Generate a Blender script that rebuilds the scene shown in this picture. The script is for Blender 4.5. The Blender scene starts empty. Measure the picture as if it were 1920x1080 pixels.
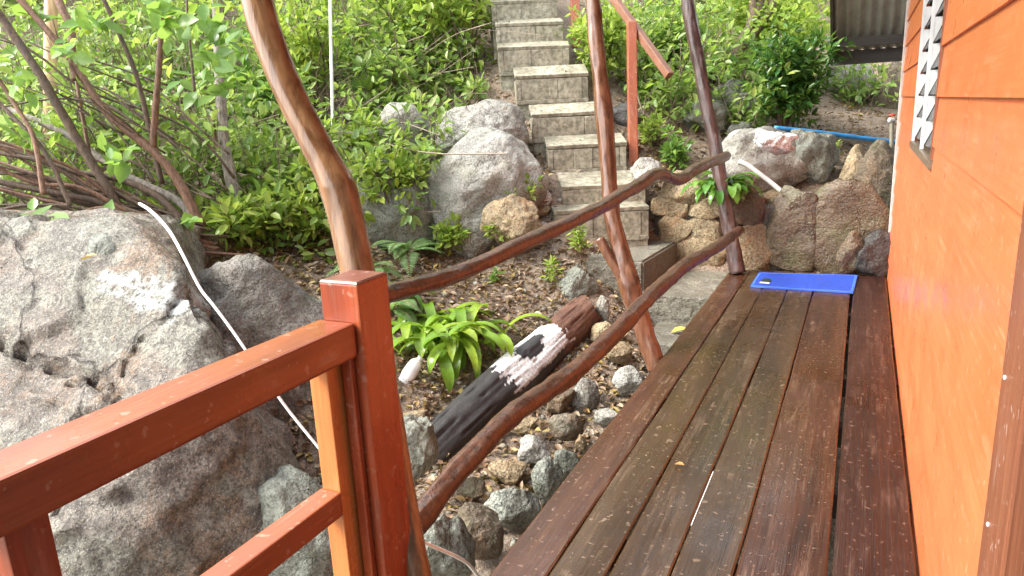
import bpy, bmesh, math, random
import numpy as np
from mathutils import Matrix, Vector

# ------------------------------------------------------------------ camera, sky, sun, exposure
SC = bpy.context.scene
COL = SC.collection
FPX, CX, CY, CAM_Z = 1331.0, 960.0, 540.0, 1.4
_d = np.array([1626 - CX, 180 - CY, FPX]); _d /= np.linalg.norm(_d)          # deck direction (+Y) seen from the camera
_v = np.array([1220 - CX, 5950 - CY, FPX]); _v -= _d * (_v @ _d); _v /= np.linalg.norm(_v)   # straight down
ROT = np.array([np.cross(_d, -_v), _d, -_v])                                 # camera axes -> world axes
cam = bpy.data.cameras.new("camera"); cam_o = bpy.data.objects.new("camera", cam); COL.objects.link(cam_o)
cam.sensor_width = 36.0; cam.lens = 36.0 * FPX / 1920.0; cam.clip_start = 0.05; cam.clip_end = 500
_m = Matrix.Identity(4)
for i in range(3):
    _m[i][0], _m[i][1], _m[i][2] = ROT[i, 0], -ROT[i, 1], -ROT[i, 2]
_m[2][3] = CAM_Z
cam_o.matrix_world = _m
SC.camera = cam_o

SUN_EL, SUN_AZ = math.radians(46), math.radians(236)
w = bpy.data.worlds.new("World"); SC.world = w; w.use_nodes = True
nt = w.node_tree; bg = nt.nodes["Background"]
sky = nt.nodes.new("ShaderNodeTexSky"); sky.sky_type = 'NISHITA'; sky.sun_disc = False
sky.sun_elevation = SUN_EL; sky.sun_rotation = SUN_AZ; sky.air_density = 1.6; sky.dust_density = 3.0
hs = nt.nodes.new("ShaderNodeHueSaturation"); hs.inputs['Saturation'].default_value = 0.22
nt.links.new(sky.outputs[0], hs.inputs['Color']); nt.links.new(hs.outputs[0], bg.inputs['Color'])
bg.inputs['Strength'].default_value = 0.15
sl = bpy.data.lights.new("sun", 'SUN'); sl.energy = 1.4; sl.angle = math.radians(22); sl.color = (1, .95, .86)
so = bpy.data.objects.new("sun", sl); COL.objects.link(so)
so.rotation_euler = Vector((math.sin(SUN_AZ) * math.cos(SUN_EL), math.cos(SUN_AZ) * math.cos(SUN_EL), math.sin(SUN_EL))).to_track_quat('Z', 'Y').to_euler()
SC.view_settings.view_transform = 'Standard'; SC.view_settings.look = 'None'; SC.view_settings.gamma = 1.0
SC.view_settings.exposure = 2.12
SC.cycles.denoising_prefilter = 'NONE'; SC.cycles.max_bounces = 8; SC.cycles.diffuse_bounces = 4; SC.cycles.glossy_bounces = 3; SC.cycles.transmission_bounces = 5

# ------------------------------------------------------------------ helpers
A = np.array
def P(px, py, dep):            # a point of the place, from where the photo shows it and its real distance
    return A([0, 0, CAM_Z]) + ROT @ A([(px - CX) / FPX, (py - CY) / FPX, 1.0]) * dep
def on_x(px, py, x):
    r = ROT @ A([(px - CX) / FPX, (py - CY) / FPX, 1.0]); return A([0, 0, CAM_Z]) + r * (x / r[0])
def on_z(px, py, z):
    r = ROT @ A([(px - CX) / FPX, (py - CY) / FPX, 1.0]); return A([0, 0, CAM_Z]) + r * ((z - CAM_Z) / r[2])
def on_y(px, py, y):
    r = ROT @ A([(px - CX) / FPX, (py - CY) / FPX, 1.0]); return A([0, 0, CAM_Z]) + r * (y / r[1])
FW = ROT[:, 2] * A([1, 1, 0]); FW /= np.linalg.norm(FW)      # horizontal view direction
RT = A([FW[1], -FW[0], 0])
def UW(u, wv, z=0.0):
    p = RT * u + FW * wv; return A([p[0], p[1], z])
def unit(v): return v / (np.linalg.norm(v, axis=-1, keepdims=True) + 1e-12)

def _hash(i, j, k, s):
    with np.errstate(over='ignore'):
        h = (i.astype(np.uint32) * np.uint32(374761393) + j.astype(np.uint32) * np.uint32(668265263)
             + k.astype(np.uint32) * np.uint32(2147483647) + np.uint32(s * 2654435 + 97) * np.uint32(1274126177))
        h = (h ^ (h >> np.uint32(13))) * np.uint32(1274126177)
        h = (h ^ (h >> np.uint32(15))) * np.uint32(2246822519)
        h ^= h >> np.uint32(16)
    return h.astype(np.float64) / 4294967295.0
def vnoise(p, s=0):
    p = np.asarray(p, float); f0 = np.floor(p); t = p - f0; t = t * t * t * (t * (t * 6 - 15) + 10)
    i = f0.astype(np.int64)
    r = 0
    for a in (0, 1):
        for b in (0, 1):
            for c in (0, 1):
                wt = (t[:, 0] if a else 1 - t[:, 0]) * (t[:, 1] if b else 1 - t[:, 1]) * (t[:, 2] if c else 1 - t[:, 2])
                r = r + wt * _hash(i[:, 0] + a, i[:, 1] + b, i[:, 2] + c, s)
    return r * 2 - 1
def fbm(p, s=0, o=4):
    r, a, q = 0, 1.0, np.asarray(p, float)
    for k in range(o):
        r = r + a * vnoise(q, s + k * 7); a *= .5; q = q * 2.03 + 11.7
    return r

def tag(o, label=None, cat=None, group=None, kind=None):
    if label: o['label'] = label
    if cat: o['category'] = cat
    if group: o['group'] = group
    if kind: o['kind'] = kind
    return o
def empty(name, loc, label, cat, group=None):
    o = bpy.data.objects.new(name, None); COL.objects.link(o); o.location = loc; o.empty_display_size = .1
    return tag(o, label, cat, group)
def mesh(name, V, F, mats, parent=None, origin=None, smooth=False, midx=None, colors=None):
    """V in world coordinates; F an (n,k) array or a list of faces"""
    V = np.asarray(V, float)
    if parent is not None: org = A(parent.location) if parent.parent is None else A(parent.location) + A(parent.parent.location)
    elif origin is None: org = A([(V[:, 0].min() + V[:, 0].max()) / 2, (V[:, 1].min() + V[:, 1].max()) / 2, V[:, 2].min()])
    else: org = A(origin)
    me = bpy.data.meshes.new(name)
    L = V - org
    if isinstance(F, np.ndarray):
        n, k = F.shape
        me.vertices.add(len(L)); me.vertices.foreach_set('co', L.ravel())
        me.loops.add(n * k); me.loops.foreach_set('vertex_index', F.ravel().astype(np.int32))
        me.polygons.add(n); me.polygons.foreach_set('loop_start', np.arange(0, n * k, k, dtype=np.int32))
        me.update(calc_edges=True); me.validate()
    else:
        me.from_pydata(L.tolist(), [], [list(map(int, f)) for f in F]); me.update()
    for m in (mats if isinstance(mats, (list, tuple)) else [mats]): me.materials.append(m)
    if midx is not None: me.polygons.foreach_set('material_index', np.asarray(midx, np.int32))
    if smooth: me.polygons.foreach_set('use_smooth', np.ones(len(me.polygons), bool))
    if colors is not None:
        at = me.color_attributes.new('col', 'FLOAT_COLOR', 'POINT')
        at.data.foreach_set('color', np.c_[colors, np.ones(len(colors))].ravel())
    o = bpy.data.objects.new(name, me); COL.objects.link(o)
    if parent is not None: o.parent = parent
    else: o.location = org
    return o
class MB:                      # collects pieces that become one mesh
    def __init__(s): s.V, s.F, s.I, s.n = [], [], [], 0
    def add(s, V, F, mi=0):
        V = np.asarray(V, float)
        for f in F: s.F.append([int(i) + s.n for i in f]); s.I.append(mi)
        s.V.append(V); s.n += len(V); return s
    def box(s, x0, x1, y0, y1, z0, z1, bev=0.0, mi=0):
        bm = bmesh.new(); bmesh.ops.create_cube(bm, size=1)
        for v in bm.verts: v.co = Vector(((x0 + x1) / 2 + v.co.x * (x1 - x0), (y0 + y1) / 2 + v.co.y * (y1 - y0), (z0 + z1) / 2 + v.co.z * (z1 - z0)))
        if bev: bmesh.ops.bevel(bm, geom=bm.edges[:], offset=bev, segments=2, affect='EDGES', profile=.6)
        bm.verts.index_update()
        s.add([v.co[:] for v in bm.verts], [[v.index for v in f.verts] for f in bm.faces], mi); bm.free(); return s
    def frame_box(s, o, ex, ey, ez, bev=0.0, mi=0):   # box from corner o with edge vectors
        bm = bmesh.new(); bmesh.ops.create_cube(bm, size=1)
        M_ = [Vector(e) for e in (ex, ey, ez)]
        L = [m.length for m in M_]
        for v in bm.verts: v.co = Vector(((v.co.x + .5) * L[0], (v.co.y + .5) * L[1], (v.co.z + .5) * L[2]))
        if bev: bmesh.ops.bevel(bm, geom=bm.edges[:], offset=bev, segments=2, affect='EDGES', profile=.6)
        bm.verts.index_update()
        E = A([A(ex) / L[0], A(ey) / L[1], A(ez) / L[2]])
        V = A([v.co[:] for v in bm.verts]) @ E + A(o)
        s.add(V, [[v.index for v in f.verts] for f in bm.faces], mi); bm.free(); return s
    def tube(s, *a, **k):
        V, F = tube(*a, **k); return s.add(V, F)
    def build(s, name, mats, parent=None, **k):
        return mesh(name, np.concatenate(s.V), s.F, mats, parent, midx=s.I, **k)

def resample(pts, n):
    pts = np.asarray(pts, float); m = len(pts)
    # Catmull-Rom through the points
    if m == 2: t = np.linspace(0, 1, n)[:, None]; return pts[0] * (1 - t) + pts[1] * t
    ext = np.vstack([2 * pts[0] - pts[1], pts, 2 * pts[-1] - pts[-2]])
    T = np.linspace(0, m - 1 - 1e-9, n); i = T.astype(int); t = (T - i)[:, None]
    p0, p1, p2, p3 = ext[i], ext[i + 1], ext[i + 2], ext[i + 3]
    return .5 * (2 * p1 + (p2 - p0) * t + (2 * p0 - 5 * p1 + 4 * p2 - p3) * t ** 2 + (3 * p1 - p0 - 3 * p2 + p3) * t ** 3)
def tube(pts, rad, seg=8, n=None, rough=0.0, ridge=0.0, seed=0, freq=1.0, caps=True):
    pts = np.asarray(pts, float); rad = np.broadcast_to(np.asarray(rad, float), (len(pts),))
    if n: 
        R_ = np.interp(np.linspace(0, len(pts) - 1, n), np.arange(len(pts)), rad); pts = resample(pts, n); rad = R_
    n = len(pts); T = unit(np.gradient(pts, axis=0))
    ref = A([0, 0, 1.0]) if abs(T[:, 2]).mean() < .8 else A([1.0, 0, 0])
    X = unit(np.cross(T, ref)); Y = np.cross(T, X)
    a = np.linspace(0, 2 * np.pi, seg, endpoint=False)
    ring = X[:, None, :] * np.cos(a)[None, :, None] + Y[:, None, :] * np.sin(a)[None, :, None]
    R2 = np.repeat(rad[:, None], seg, 1)
    if rough or ridge:
        arc = np.r_[0, np.cumsum(np.linalg.norm(np.diff(pts, axis=0), axis=1))]
        q = np.stack([np.repeat(np.cos(a)[None], n, 0) * .9, np.repeat(np.sin(a)[None], n, 0) * .9, np.repeat(arc[:, None] * 7 * freq, seg, 1)], -1).reshape(-1, 3)
        R2 = R2 * (1 + rough * fbm(q + seed * 3.7, seed, 3).reshape(n, seg))
        if ridge:
            q2 = np.stack([np.repeat(np.cos(a)[None], n, 0) * 4, np.repeat(np.sin(a)[None], n, 0) * 4, np.repeat(arc[:, None] * 5 * freq, seg, 1)], -1).reshape(-1, 3)
            R2 = R2 * (1 + ridge * (-np.abs(fbm(q2 + seed, seed + 5, 3)) * 2 + .5).reshape(n, seg))
    V = (pts[:, None, :] + ring * R2[..., None]).reshape(-1, 3)
    F = []
    for i in range(n - 1):
        for j in range(seg):
            j2 = (j + 1) % seg; F.append([i * seg + j, i * seg + j2, (i + 1) * seg + j2, (i + 1) * seg + j])
    if caps:
        F.append(list(range(seg))[::-1]); F.append([(n - 1) * seg + j for j in range(seg)])
    return V, F
def pxtube(pp, th, dep, **k):      # a limb given by where its middle runs, its apparent thickness and its distance
    n = len(pp); dep = np.broadcast_to(np.asarray(dep, float), (n,)) if np.ndim(dep) == 0 or len(dep) == n else np.interp(np.linspace(0, 1, n), np.linspace(0, 1, len(dep)), dep)
    th = np.interp(np.linspace(0, 1, n), np.linspace(0, 1, len(np.atleast_1d(th))), np.atleast_1d(th))
    return tube([P(x, y, d) for (x, y), d in zip(pp, dep)], th * dep / FPX / 2, **k)

_ico = {}
def ico(sub):
    if sub not in _ico:
        bm = bmesh.new(); bmesh.ops.create_icosphere(bm, subdivisions=sub, radius=1); bm.verts.index_update()
        _ico[sub] = (A([v.co[:] for v in bm.verts]), A([[v.index for v in f.verts] for f in bm.faces])); bm.free()
    return _ico[sub]
def rock_geo(sub, size, seed, cuts=9, rough=.16, rz=0.0, flat=.8):
    V, F = ico(sub); V = V.copy(); rg = np.random.RandomState(seed)
    for k in range(cuts):
        n = unit(rg.normal(size=3)); dd = rg.uniform(.52, .88); s = V @ n - dd
        V -= np.where(s > 0, s, 0)[:, None] * n * flat
    r = 1 + rough * fbm(V * 1.3 + seed * 1.31, seed, 3) + rough * .45 * fbm(V * 4.5 + seed, seed + 3, 4)
    V = V * r[:, None]
    if sub >= 5: V *= (1 + .012 * fbm(V * 16, seed + 9, 3))[:, None]
    V = V * A(size); c, s_ = math.cos(rz), math.sin(rz)
    return V @ A([[c, s_, 0], [-s_, c, 0], [0, 0, 1]]), F

# ------------------------------------------------------------------ node materials
class NT:
    def __init__(s, name):
        s.m = bpy.data.materials.new(name); s.m.use_nodes = True; s.t = s.m.node_tree; s.b = s.t.nodes['Principled BSDF']
        s.out = s.t.nodes['Material Output']; s._obj = None
    def n(s, ty, **k):
        x = s.t.nodes.new(ty)
        for a, v in k.items(): setattr(x, a, v)
        return x
    def l(s, a, b): s.t.links.new(a, b)
    def obj(s, sc=(1, 1, 1), rnd=False):
        if s._obj is None: s._obj = s.n('ShaderNodeTexCoord')
        mp = s.n('ShaderNodeMapping'); mp.inputs['Scale'].default_value = sc; s.l(s._obj.outputs['Object'], mp.inputs['Vector'])
        if rnd:
            oi = s.n('ShaderNodeObjectInfo'); mu = s.n('ShaderNodeVectorMath', operation='SCALE'); mu.inputs[0].default_value = (13, 7, 19)
            s.l(oi.outputs['Random'], mu.inputs['Scale']); s.l(mu.outputs[0], mp.inputs['Location'])
        return mp.outputs[0]
    def noise(s, vec, scale, det=4, rough=.55, dist=0.0):
        x = s.n('ShaderNodeTexNoise'); x.inputs['Scale'].default_value = scale; x.inputs['Detail'].default_value = det
        x.inputs['Roughness'].default_value = rough; x.inputs['Distortion'].default_value = dist; s.l(vec, x.inputs['Vector']); return x.outputs['Fac']
    def ramp(s, fac, *st):
        x = s.n('ShaderNodeValToRGB'); el = x.color_ramp.elements
        while len(el) < len(st): el.new(.5)
        for e, (p, c) in zip(el, st):
            e.position = p; e.color = (c, c, c, 1) if not isinstance(c, (tuple, list)) else (*c, 1)
        s.l(fac, x.inputs[0]); return x.outputs[0]
    def mix(s, fac, a, b, mode='MIX'):
        x = s.n('ShaderNodeMix', data_type='RGBA', blend_type=mode)
        for sock, v in ((x.inputs[0], fac), (x.inputs[6], a), (x.inputs[7], b)):
            if isinstance(v, (int, float)): sock.default_value = v
            elif isinstance(v, (tuple, list)): sock.default_value = (*v, 1)
            else: s.l(v, sock)
        return x.outputs[2]
    def math(s, op, a, b=0.0):
        x = s.n('ShaderNodeMath', operation=op)
        for i, v in enumerate((a, b)):
            if isinstance(v, (int, float)): x.inputs[i].default_value = v
            else: s.l(v, x.inputs[i])
        return x.outputs[0]
    def bump(s, h, strength, dist, prev=None):
        x = s.n('ShaderNodeBump'); x.inputs['Strength'].default_value = strength; x.inputs['Distance'].default_value = dist
        s.l(h, x.inputs['Height'])
        if prev is not None: s.l(prev, x.inputs['Normal'])
        return x.outputs[0]
    def fin(s, col=None, rough=None, nrm=None, spec=None, metal=None, coat=None):
        for key, v in (('Base Color', col), ('Roughness', rough), ('Normal', nrm), ('Specular IOR Level', spec), ('Metallic', metal), ('Coat Weight', coat)):
            if v is None: continue
            if isinstance(v, (int, float)): s.b.inputs[key].default_value = v
            elif isinstance(v, (tuple, list)): s.b.inputs[key].default_value = (*v, 1)
            else: s.l(v, s.b.inputs[key])
        return s.m
def mat_plain(name, c, rough=.5, metal=0.0, bump=0.0, bs=60):
    t = NT(name); v = t.obj(); n1 = t.noise(v, 9, 4); col = t.mix(t.ramp(n1, (.3, 0.0), (.7, 1.0)), tuple(x * .8 for x in c), tuple(min(1, x * 1.12) for x in c))
    return t.fin(col, rough, t.bump(t.noise(v, bs, 3), bump, .004) if bump else None, metal=metal)
def mat_wood(name, dark, mid, light, axis=1, rough=(.25, .5), grain=.35, wear=0.0, wearc=(.35, .25, .18), coat=0.0, fine=120, bdist=.003):
    """planed or painted timber with grain along one axis of the object"""
    t = NT(name)
    def sc(k, a): 
        v = [k, k, k]; v[axis] = a; return tuple(v)
    va = t.obj(sc(1, .07), True); vb = t.obj(sc(1, .025), True); vc = t.obj((1, 1, 1), True)
    g1 = t.noise(va, 9, 5, .6, .6); g2 = t.noise(vb, fine, 3, .7); g3 = t.noise(vc, 2.2, 3)
    c = t.ramp(g1, (.28, dark), (.5, mid), (.74, light))
    c = t.mix(t.ramp(g2, (.35, .55), (.6, 0.0)), c, dark)
    c = t.mix(t.ramp(g3, (.35, .5), (.7, 0.0)), c, mid)
    if wear:
        wn = t.math('MULTIPLY', t.ramp(t.noise(va, 30, 6, .75), (.52, 0.0), (.66, 1.0)), t.ramp(t.noise(vc, 3.5, 4), (.42, 0.0), (.62, wear)))
        sp = t.ramp(t.noise(vc, 48, 2, .5), (.655, 0.0), (.69, wear * 1.3))
        sc_ = t.math('MULTIPLY', t.ramp(t.noise(vb, 60, 2, .5), (.62, 0.0), (.66, 1.0)), t.ramp(t.noise(vc, 7, 3), (.54, 0.0), (.62, wear * .9))); sp = t.math('MAXIMUM', sp, sc_)
        c = t.mix(t.math('MAXIMUM', wn, sp), c, wearc)
    r = t.ramp(t.noise(vc, 4, 5, .6), (.3, rough[0]), (.7, rough[1]))
    nb = t.bump(g2, grain, bdist, t.bump(t.noise(vb, fine * .35, 4, .6), grain * .35, bdist))
    return t.fin(c, r, nb, coat=coat)
def mat_bark(name, dark, mid, light, rough=.35, fine=40, bump=.6, coat=0.0, zs=.15):
    t = NT(name); v = t.obj((1, 1, 1), True); vz = t.obj((1, 1, zs), True)
    a = t.noise(v, 6, 5, .6); b = t.noise(vz, fine, 5, .65, .4)
    c = t.mix(t.ramp(b, (.35, .8), (.6, 0.0)), t.ramp(a, (.3, mid), (.7, light)), dark)
    return t.fin(c, t.ramp(a, (.3, rough * .7), (.7, rough * 1.4)), t.bump(b, bump, .006), coat=coat)
def mat_rock(name, c1, c2, c3, lichen=(.55, .57, .5), lich=.0, stain=(.16, .09, .045), st=.0, moss=.0, dark=.5, sc=1.0, wet=.55):
    t = NT(name); v = t.obj((1, 1, 1), True)
    big = t.noise(v, 1.7 * sc, 5, .6, .3); mid = t.noise(v, 7 * sc, 6, .65); fine = t.noise(v, 70, 4, .7); gr = t.noise(v, 190, 2, .6)
    c = t.ramp(big, (.3, c1), (.5, c2), (.72, c3))
    c = t.mix(t.ramp(mid, (.36, dark), (.56, 0.0)), c, tuple(x * .38 for x in c1))
    if st: c = t.mix(t.ramp(t.noise(v, 3.1 * sc, 5, .65, .5), (.52, 0.0), (.68, st)), c, stain)
    if moss: c = t.mix(t.ramp(t.noise(v, 4.3 * sc, 6, .7), (.5, 0.0), (.66, moss)), c, (.10, .13, .045))
    c = t.mix(t.ramp(fine, (.40, .85), (.54, 0.0)), c, tuple(x * .33 for x in c2))
    c = t.mix(t.ramp(gr, (.56, 0.0), (.68, .28)), c, tuple(min(.8, x * 1.5 + .04) for x in c3))
    vo = t.n('ShaderNodeTexVoronoi', feature='DISTANCE_TO_EDGE'); vo.inputs['Scale'].default_value = 2.3 * sc
    wp = t.n('ShaderNodeVectorMath', operation='ADD'); nn = t.n('ShaderNodeTexNoise'); nn.inputs['Scale'].default_value = 3.0; nn.inputs['Detail'].default_value = 5; t.l(v, nn.inputs['Vector']); t.l(v, wp.inputs[0]); t.l(nn.outputs['Color'], wp.inputs[1]); t.l(wp.outputs[0], vo.inputs['Vector'])
    fis = t.ramp(vo.outputs['Distance'], (.0, .5), (.018, 1.0)); c = t.mix(fis, tuple(x * .35 for x in c1), c)
    if lich: 
        lm = t.math('MULTIPLY', t.ramp(t.noise(v, 2.4 * sc, 6, .62, .3), (.60, 0.0), (.66, 1.0)), t.ramp(t.noise(v, 60, 3, .7), (.36, .1), (.5, lich * .7)))
        c = t.mix(lm, c, lichen)
    nb = t.bump(gr, .25, .003, t.bump(fine, .6, .009, t.bump(mid, 1.0, .05, t.bump(fis, .6, .02))))
    return t.fin(c, t.ramp(mid, (.3, wet * .7), (.7, min(1, wet * 1.3))), nb)
def mat_leaf(name, cols, rough=.35, trans=.4, spot=None):
    trans = min(.55, trans * 1.25) if trans > .25 else trans
    t = NT(name); g = t.n('ShaderNodeNewGeometry'); n = len(cols)
    c = t.ramp(g.outputs['Random Per Island'], *[(i / max(1, n - 1), cc) for i, cc in enumerate(cols)])
    v = t.obj(); c = t.mix(t.ramp(t.noise(v, 45, 3), (.35, .35), (.65, 0.0)), c, tuple(x * .6 for x in cols[0]))
    t.fin(c, rough, spec=.5)
    tr = t.n('ShaderNodeBsdfTranslucent'); t.l(t.mix(.35, c, (.30, .42, .04)), tr.inputs[0])
    mx = t.n('ShaderNodeMixShader'); mx.inputs[0].default_value = trans
    t.l(t.b.outputs[0], mx.inputs[1]); t.l(tr.outputs[0], mx.inputs[2]); t.l(mx.outputs[0], t.out.inputs[0]); return t.m
def mat_vcol(name, rough=.7, bump=.5):
    t = NT(name); a = t.n('ShaderNodeVertexColor', layer_name='col'); v = t.obj()
    f = t.noise(v, 60, 4, .7); c = t.mix(t.ramp(f, (.35, .55), (.6, 0.0)), a.outputs[0], (.012, .01, .009))
    return t.fin(c, rough, t.bump(f, bump, .006))

M = {}
M['deck_olive'] = mat_wood('deck_olive', (.013, .007, .003), (.050, .027, .011), (.088, .050, .022), 1, (.15, .42), .5, .38, (.26, .19, .13), coat=.06, fine=110)
M['deck_red'] = mat_wood('deck_red', (.013, .005, .002), (.058, .021, .009), (.095, .042, .019), 1, (.15, .42), .5, .38, (.26, .17, .12), coat=.06, fine=110)
M['deck_dark'] = mat_wood('deck_dark', (.006, .002, .0015), (.030, .010, .006), (.058, .023, .015), 1, (.2, .45), .9, .4, (.20, .12, .09), coat=.05, fine=75, bdist=.004)
M['red_wood_y'] = mat_wood('red_wood_y', (.16, .036, .014), (.30, .074, .028), (.40, .13, .055), 1, (.18, .48), .3, .22, (.55, .42, .34), coat=.12)
M['red_wood_z'] = mat_wood('red_wood_z', (.15, .026, .010), (.32, .062, .022), (.46, .13, .048), 2, (.16, .44), .3, .18, (.55, .40, .32), coat=.15)
M['red_wood_cap'] = mat_wood('red_wood_cap', (.10, .030, .018), (.17, .055, .032), (.24, .10, .065), 0, (.25, .5), .4, .2, (.5, .42, .38))
M['amber_wood_z'] = mat_wood('amber_wood_z', (.34, .10, .03), (.58, .21, .065), (.68, .31, .11), 2, (.2, .4), .25, .08, (.25, .1, .05), coat=.12)
M['trim_wood'] = mat_wood('trim_wood', (0.136, 0.0425, 0.0204), (0.2295, 0.085, 0.0425), (0.306, 0.136, 0.068), 2, (.3, .5), .5, .15, (.75, .7, .65))
M['siding'] = mat_wood('siding', (.53, .132, .045), (.61, .162, .060), (.67, .20, .076), 1, (.24, .45), .45, .2, (.80, .48, .30), fine=48, bdist=.003)
M['trunk'] = mat_bark('trunk', (.075, .032, .013), (.21, .10, .043), (.31, .175, .085), .17, 40, .5, .5, .03)
M['rail_bark'] = mat_bark('rail_bark', (0.0153, 0.0068, 0.00425), (0.07225, 0.0289, 0.01445), (0.1275, 0.05525, 0.0289), .34, 45, .9, .15, .5)
M['post_red'] = mat_bark('post_red', (.035, .013, .007), (.13, .052, .028), (.20, .098, .056), .2, 30, .45, .35, .1)
M['post_dark'] = mat_bark('post_dark', (0.0162, 0.009, 0.0081), (0.0558, 0.0306, 0.027), (0.108, 0.0648, 0.0576), .3, 30, .8, .2, .1)
M['twig'] = mat_bark('twig', (.09, .065, .048), (.22, .165, .125), (.36, .29, .23), .8, 60, .4, 0, .3)
M['branch'] = mat_bark('branch', (.022, .014, .009), (.085, .053, .034), (.17, .115, .078), .7, 60, .8, 0, .3)
M['branch_red'] = mat_bark('branch_red', (.045, .02, .012), (.16, .078, .045), (.27, .15, .09), .6, 60, .6, 0, .3)
M['bark_grey'] = mat_bark('bark_grey', (.06, .05, .042), (.22, .19, .165), (.36, .32, .28), .8, 50, .7, 0, .3)
M['tan_pole'] = mat_bark('tan_pole', (.25, .14, .05), (.50, .33, .15), (.62, .45, .25), .5, 25, .3, 0, .05)
M['granite'] = mat_rock('granite', (.11, .098, .085), (.20, .185, .16), (.31, .29, .25), (.50, .52, .48), .7, (.20, .12, .07), .3, .35, .55, sc=1.5)
M['granite_green'] = mat_rock('granite_green', (0.123, 0.1312, 0.1066), (0.205, 0.2173, 0.1804), (0.2952, 0.3075, 0.2624), (.5, .53, .46), .6, (.22, .15, .08), .2, .3)
M['granite_pale'] = mat_rock('granite_pale', (.22, .21, .18), (.34, .33, .295), (.45, .44, .40), (.58, .60, .54), .6, (.28, .22, .13), .35, .25, .3)
M['stone_tan'] = mat_rock('stone_tan', (.20, .145, .08), (.34, .255, .145), (.44, .36, .23), (.5, .5, .4), .3, (.36, .18, .07), .65, .25, .4, sc=1.6)
M['stone_brown'] = mat_rock('stone_brown', (.08, .058, .036), (.155, .115, .073), (.24, .19, .125), (.4, .42, .34), .3, (.22, .11, .05), .6, .35, sc=1.6)
M['stone_wet'] = mat_rock('stone_wet', (.07, .050, .030), (.145, .105, .062), (.22, .17, .105), (.4, .42, .34), .2, (.085, .05, .032), .7, .5, .35, sc=.8, wet=.28)
M['stone_white'] = mat_rock('stone_white', (.60, .585, .55), (.72, .71, .69), (.80, .79, .77), (.7, .7, .66), .2, (.40, .37, .32), .12, 0, .15)
M['stone_dark'] = mat_rock('stone_dark', (.03, .027, .025), (.055, .05, .046), (.09, .085, .078), (.2, .2, .19), .2)
def mat_boulder():
    t = NT('boulder_big'); v = t.obj(); a = t.n('ShaderNodeVertexColor', layer_name='col'); sp = t.n('ShaderNodeSeparateColor'); t.l(a.outputs[0], sp.inputs[0])
    big = t.noise(v, 1.6, 6, .62, .8); mid = t.noise(v, 6, 7, .7, .3); fine = t.noise(v, 34, 6, .75); gr = t.noise(v, 85, 3, .65); st = t.noise(v, 2.6, 6, .68, .8)
    c = t.ramp(big, (.32, (.135, .105, .082)), (.46, (.215, .175, .138)), (.56, (.26, .228, .188)), (.70, (.17, .148, .126)))
    c = t.mix(t.math('MULTIPLY', t.ramp(sp.outputs[1], (.35, 0.0), (.6, .75)), t.ramp(mid, (.3, .6), (.55, 1.0))), c, t.ramp(mid, (.32, (.13, .135, .10)), (.5, (.225, .235, .185)), (.7, (.32, .325, .275))))
    c = t.mix(t.ramp(st, (.50, 0.0), (.62, .8)), c, (.25, .14, .07))
    c = t.mix(t.ramp(mid, (.34, .85), (.50, 0.0)), c, (.07, .056, .045))
    c = t.mix(t.ramp(fine, (.40, .75), (.54, 0.0)), c, (.07, .058, .048))
    gd = t.noise(v, 62, 2, .5); gl = t.noise(v, 95, 2, .5); gb = t.noise(v, 20, 5, .8)
    c = t.mix(t.ramp(gb, (.40, .55), (.47, 0.0)), c, (.06, .05, .04)); c = t.mix(t.ramp(gb, (.55, 0.0), (.61, .35)), c, (.40, .37, .31))
    c = t.mix(t.ramp(gd, (.38, .6), (.44, 0.0)), c, (.03, .026, .022)); c = t.mix(t.ramp(gl, (.58, 0.0), (.65, .4)), c, (.50, .47, .41))
    wp = t.n('ShaderNodeVectorMath', operation='ADD'); nn = t.n('ShaderNodeTexNoise'); nn.inputs['Scale'].default_value = 2.0; nn.inputs['Detail'].default_value = 6; t.l(v, nn.inputs['Vector']); t.l(v, wp.inputs[0]); t.l(nn.outputs['Color'], wp.inputs[1])
    vo = t.n('ShaderNodeTexVoronoi', feature='DISTANCE_TO_EDGE'); vo.inputs['Scale'].default_value = .62; t.l(wp.outputs[0], vo.inputs['Vector'])
    fis = t.ramp(vo.outputs['Distance'], (.0, .25), (.009, 1.0)); c = t.mix(fis, (.05, .042, .034), c)
    c = t.mix(t.math('MULTIPLY', sp.outputs[0], t.ramp(t.noise(v, 17, 6, .75), (.42, .0), (.52, .85))), c, (.50, .54, .52))
    return t.fin(c, t.ramp(mid, (.3, .35), (.7, .65)), t.bump(gd, .5, .004, t.bump(gb, .8, .012, t.bump(fine, .8, .014, t.bump(mid, 1.0, .06, t.bump(fis, .8, .04))))))
M['boulder_big'] = mat_boulder()
def mat_concrete():
    t = NT('concrete'); v = t.obj((1, 1, 1), True); a = t.noise(v, 3, 6, .65); b = t.noise(v, 22, 5, .7); f = t.noise(v, 160, 3, .6)
    c = t.ramp(a, (.32, (.15, .135, .095)), (.5, (.35, .32, .24)), (.7, (.50, .47, .37)))
    c = t.mix(t.ramp(b, (.38, .8), (.58, 0.0)), c, (.09, .085, .055))
    c = t.mix(t.ramp(f, (.35, .6), (.52, 0.0)), c, (.17, .155, .12))
    return t.fin(c, .75, t.bump(f, .6, .004, t.bump(b, .4, .01)))
M['concrete'] = mat_concrete()
M['slab'] = mat_rock('slab', (0.1275, 0.1148, 0.08925), (0.2125, 0.1955, 0.153), (0.2805, 0.2592, 0.2082), (.4, .4, .35), .2, (.16, .12, .07), .3, .15, .3)
M['mortar'] = mat_rock('mortar', (.05, .044, .035), (.085, .077, .06), (.13, .12, .095), (.3, .3, .26), .2)
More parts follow.
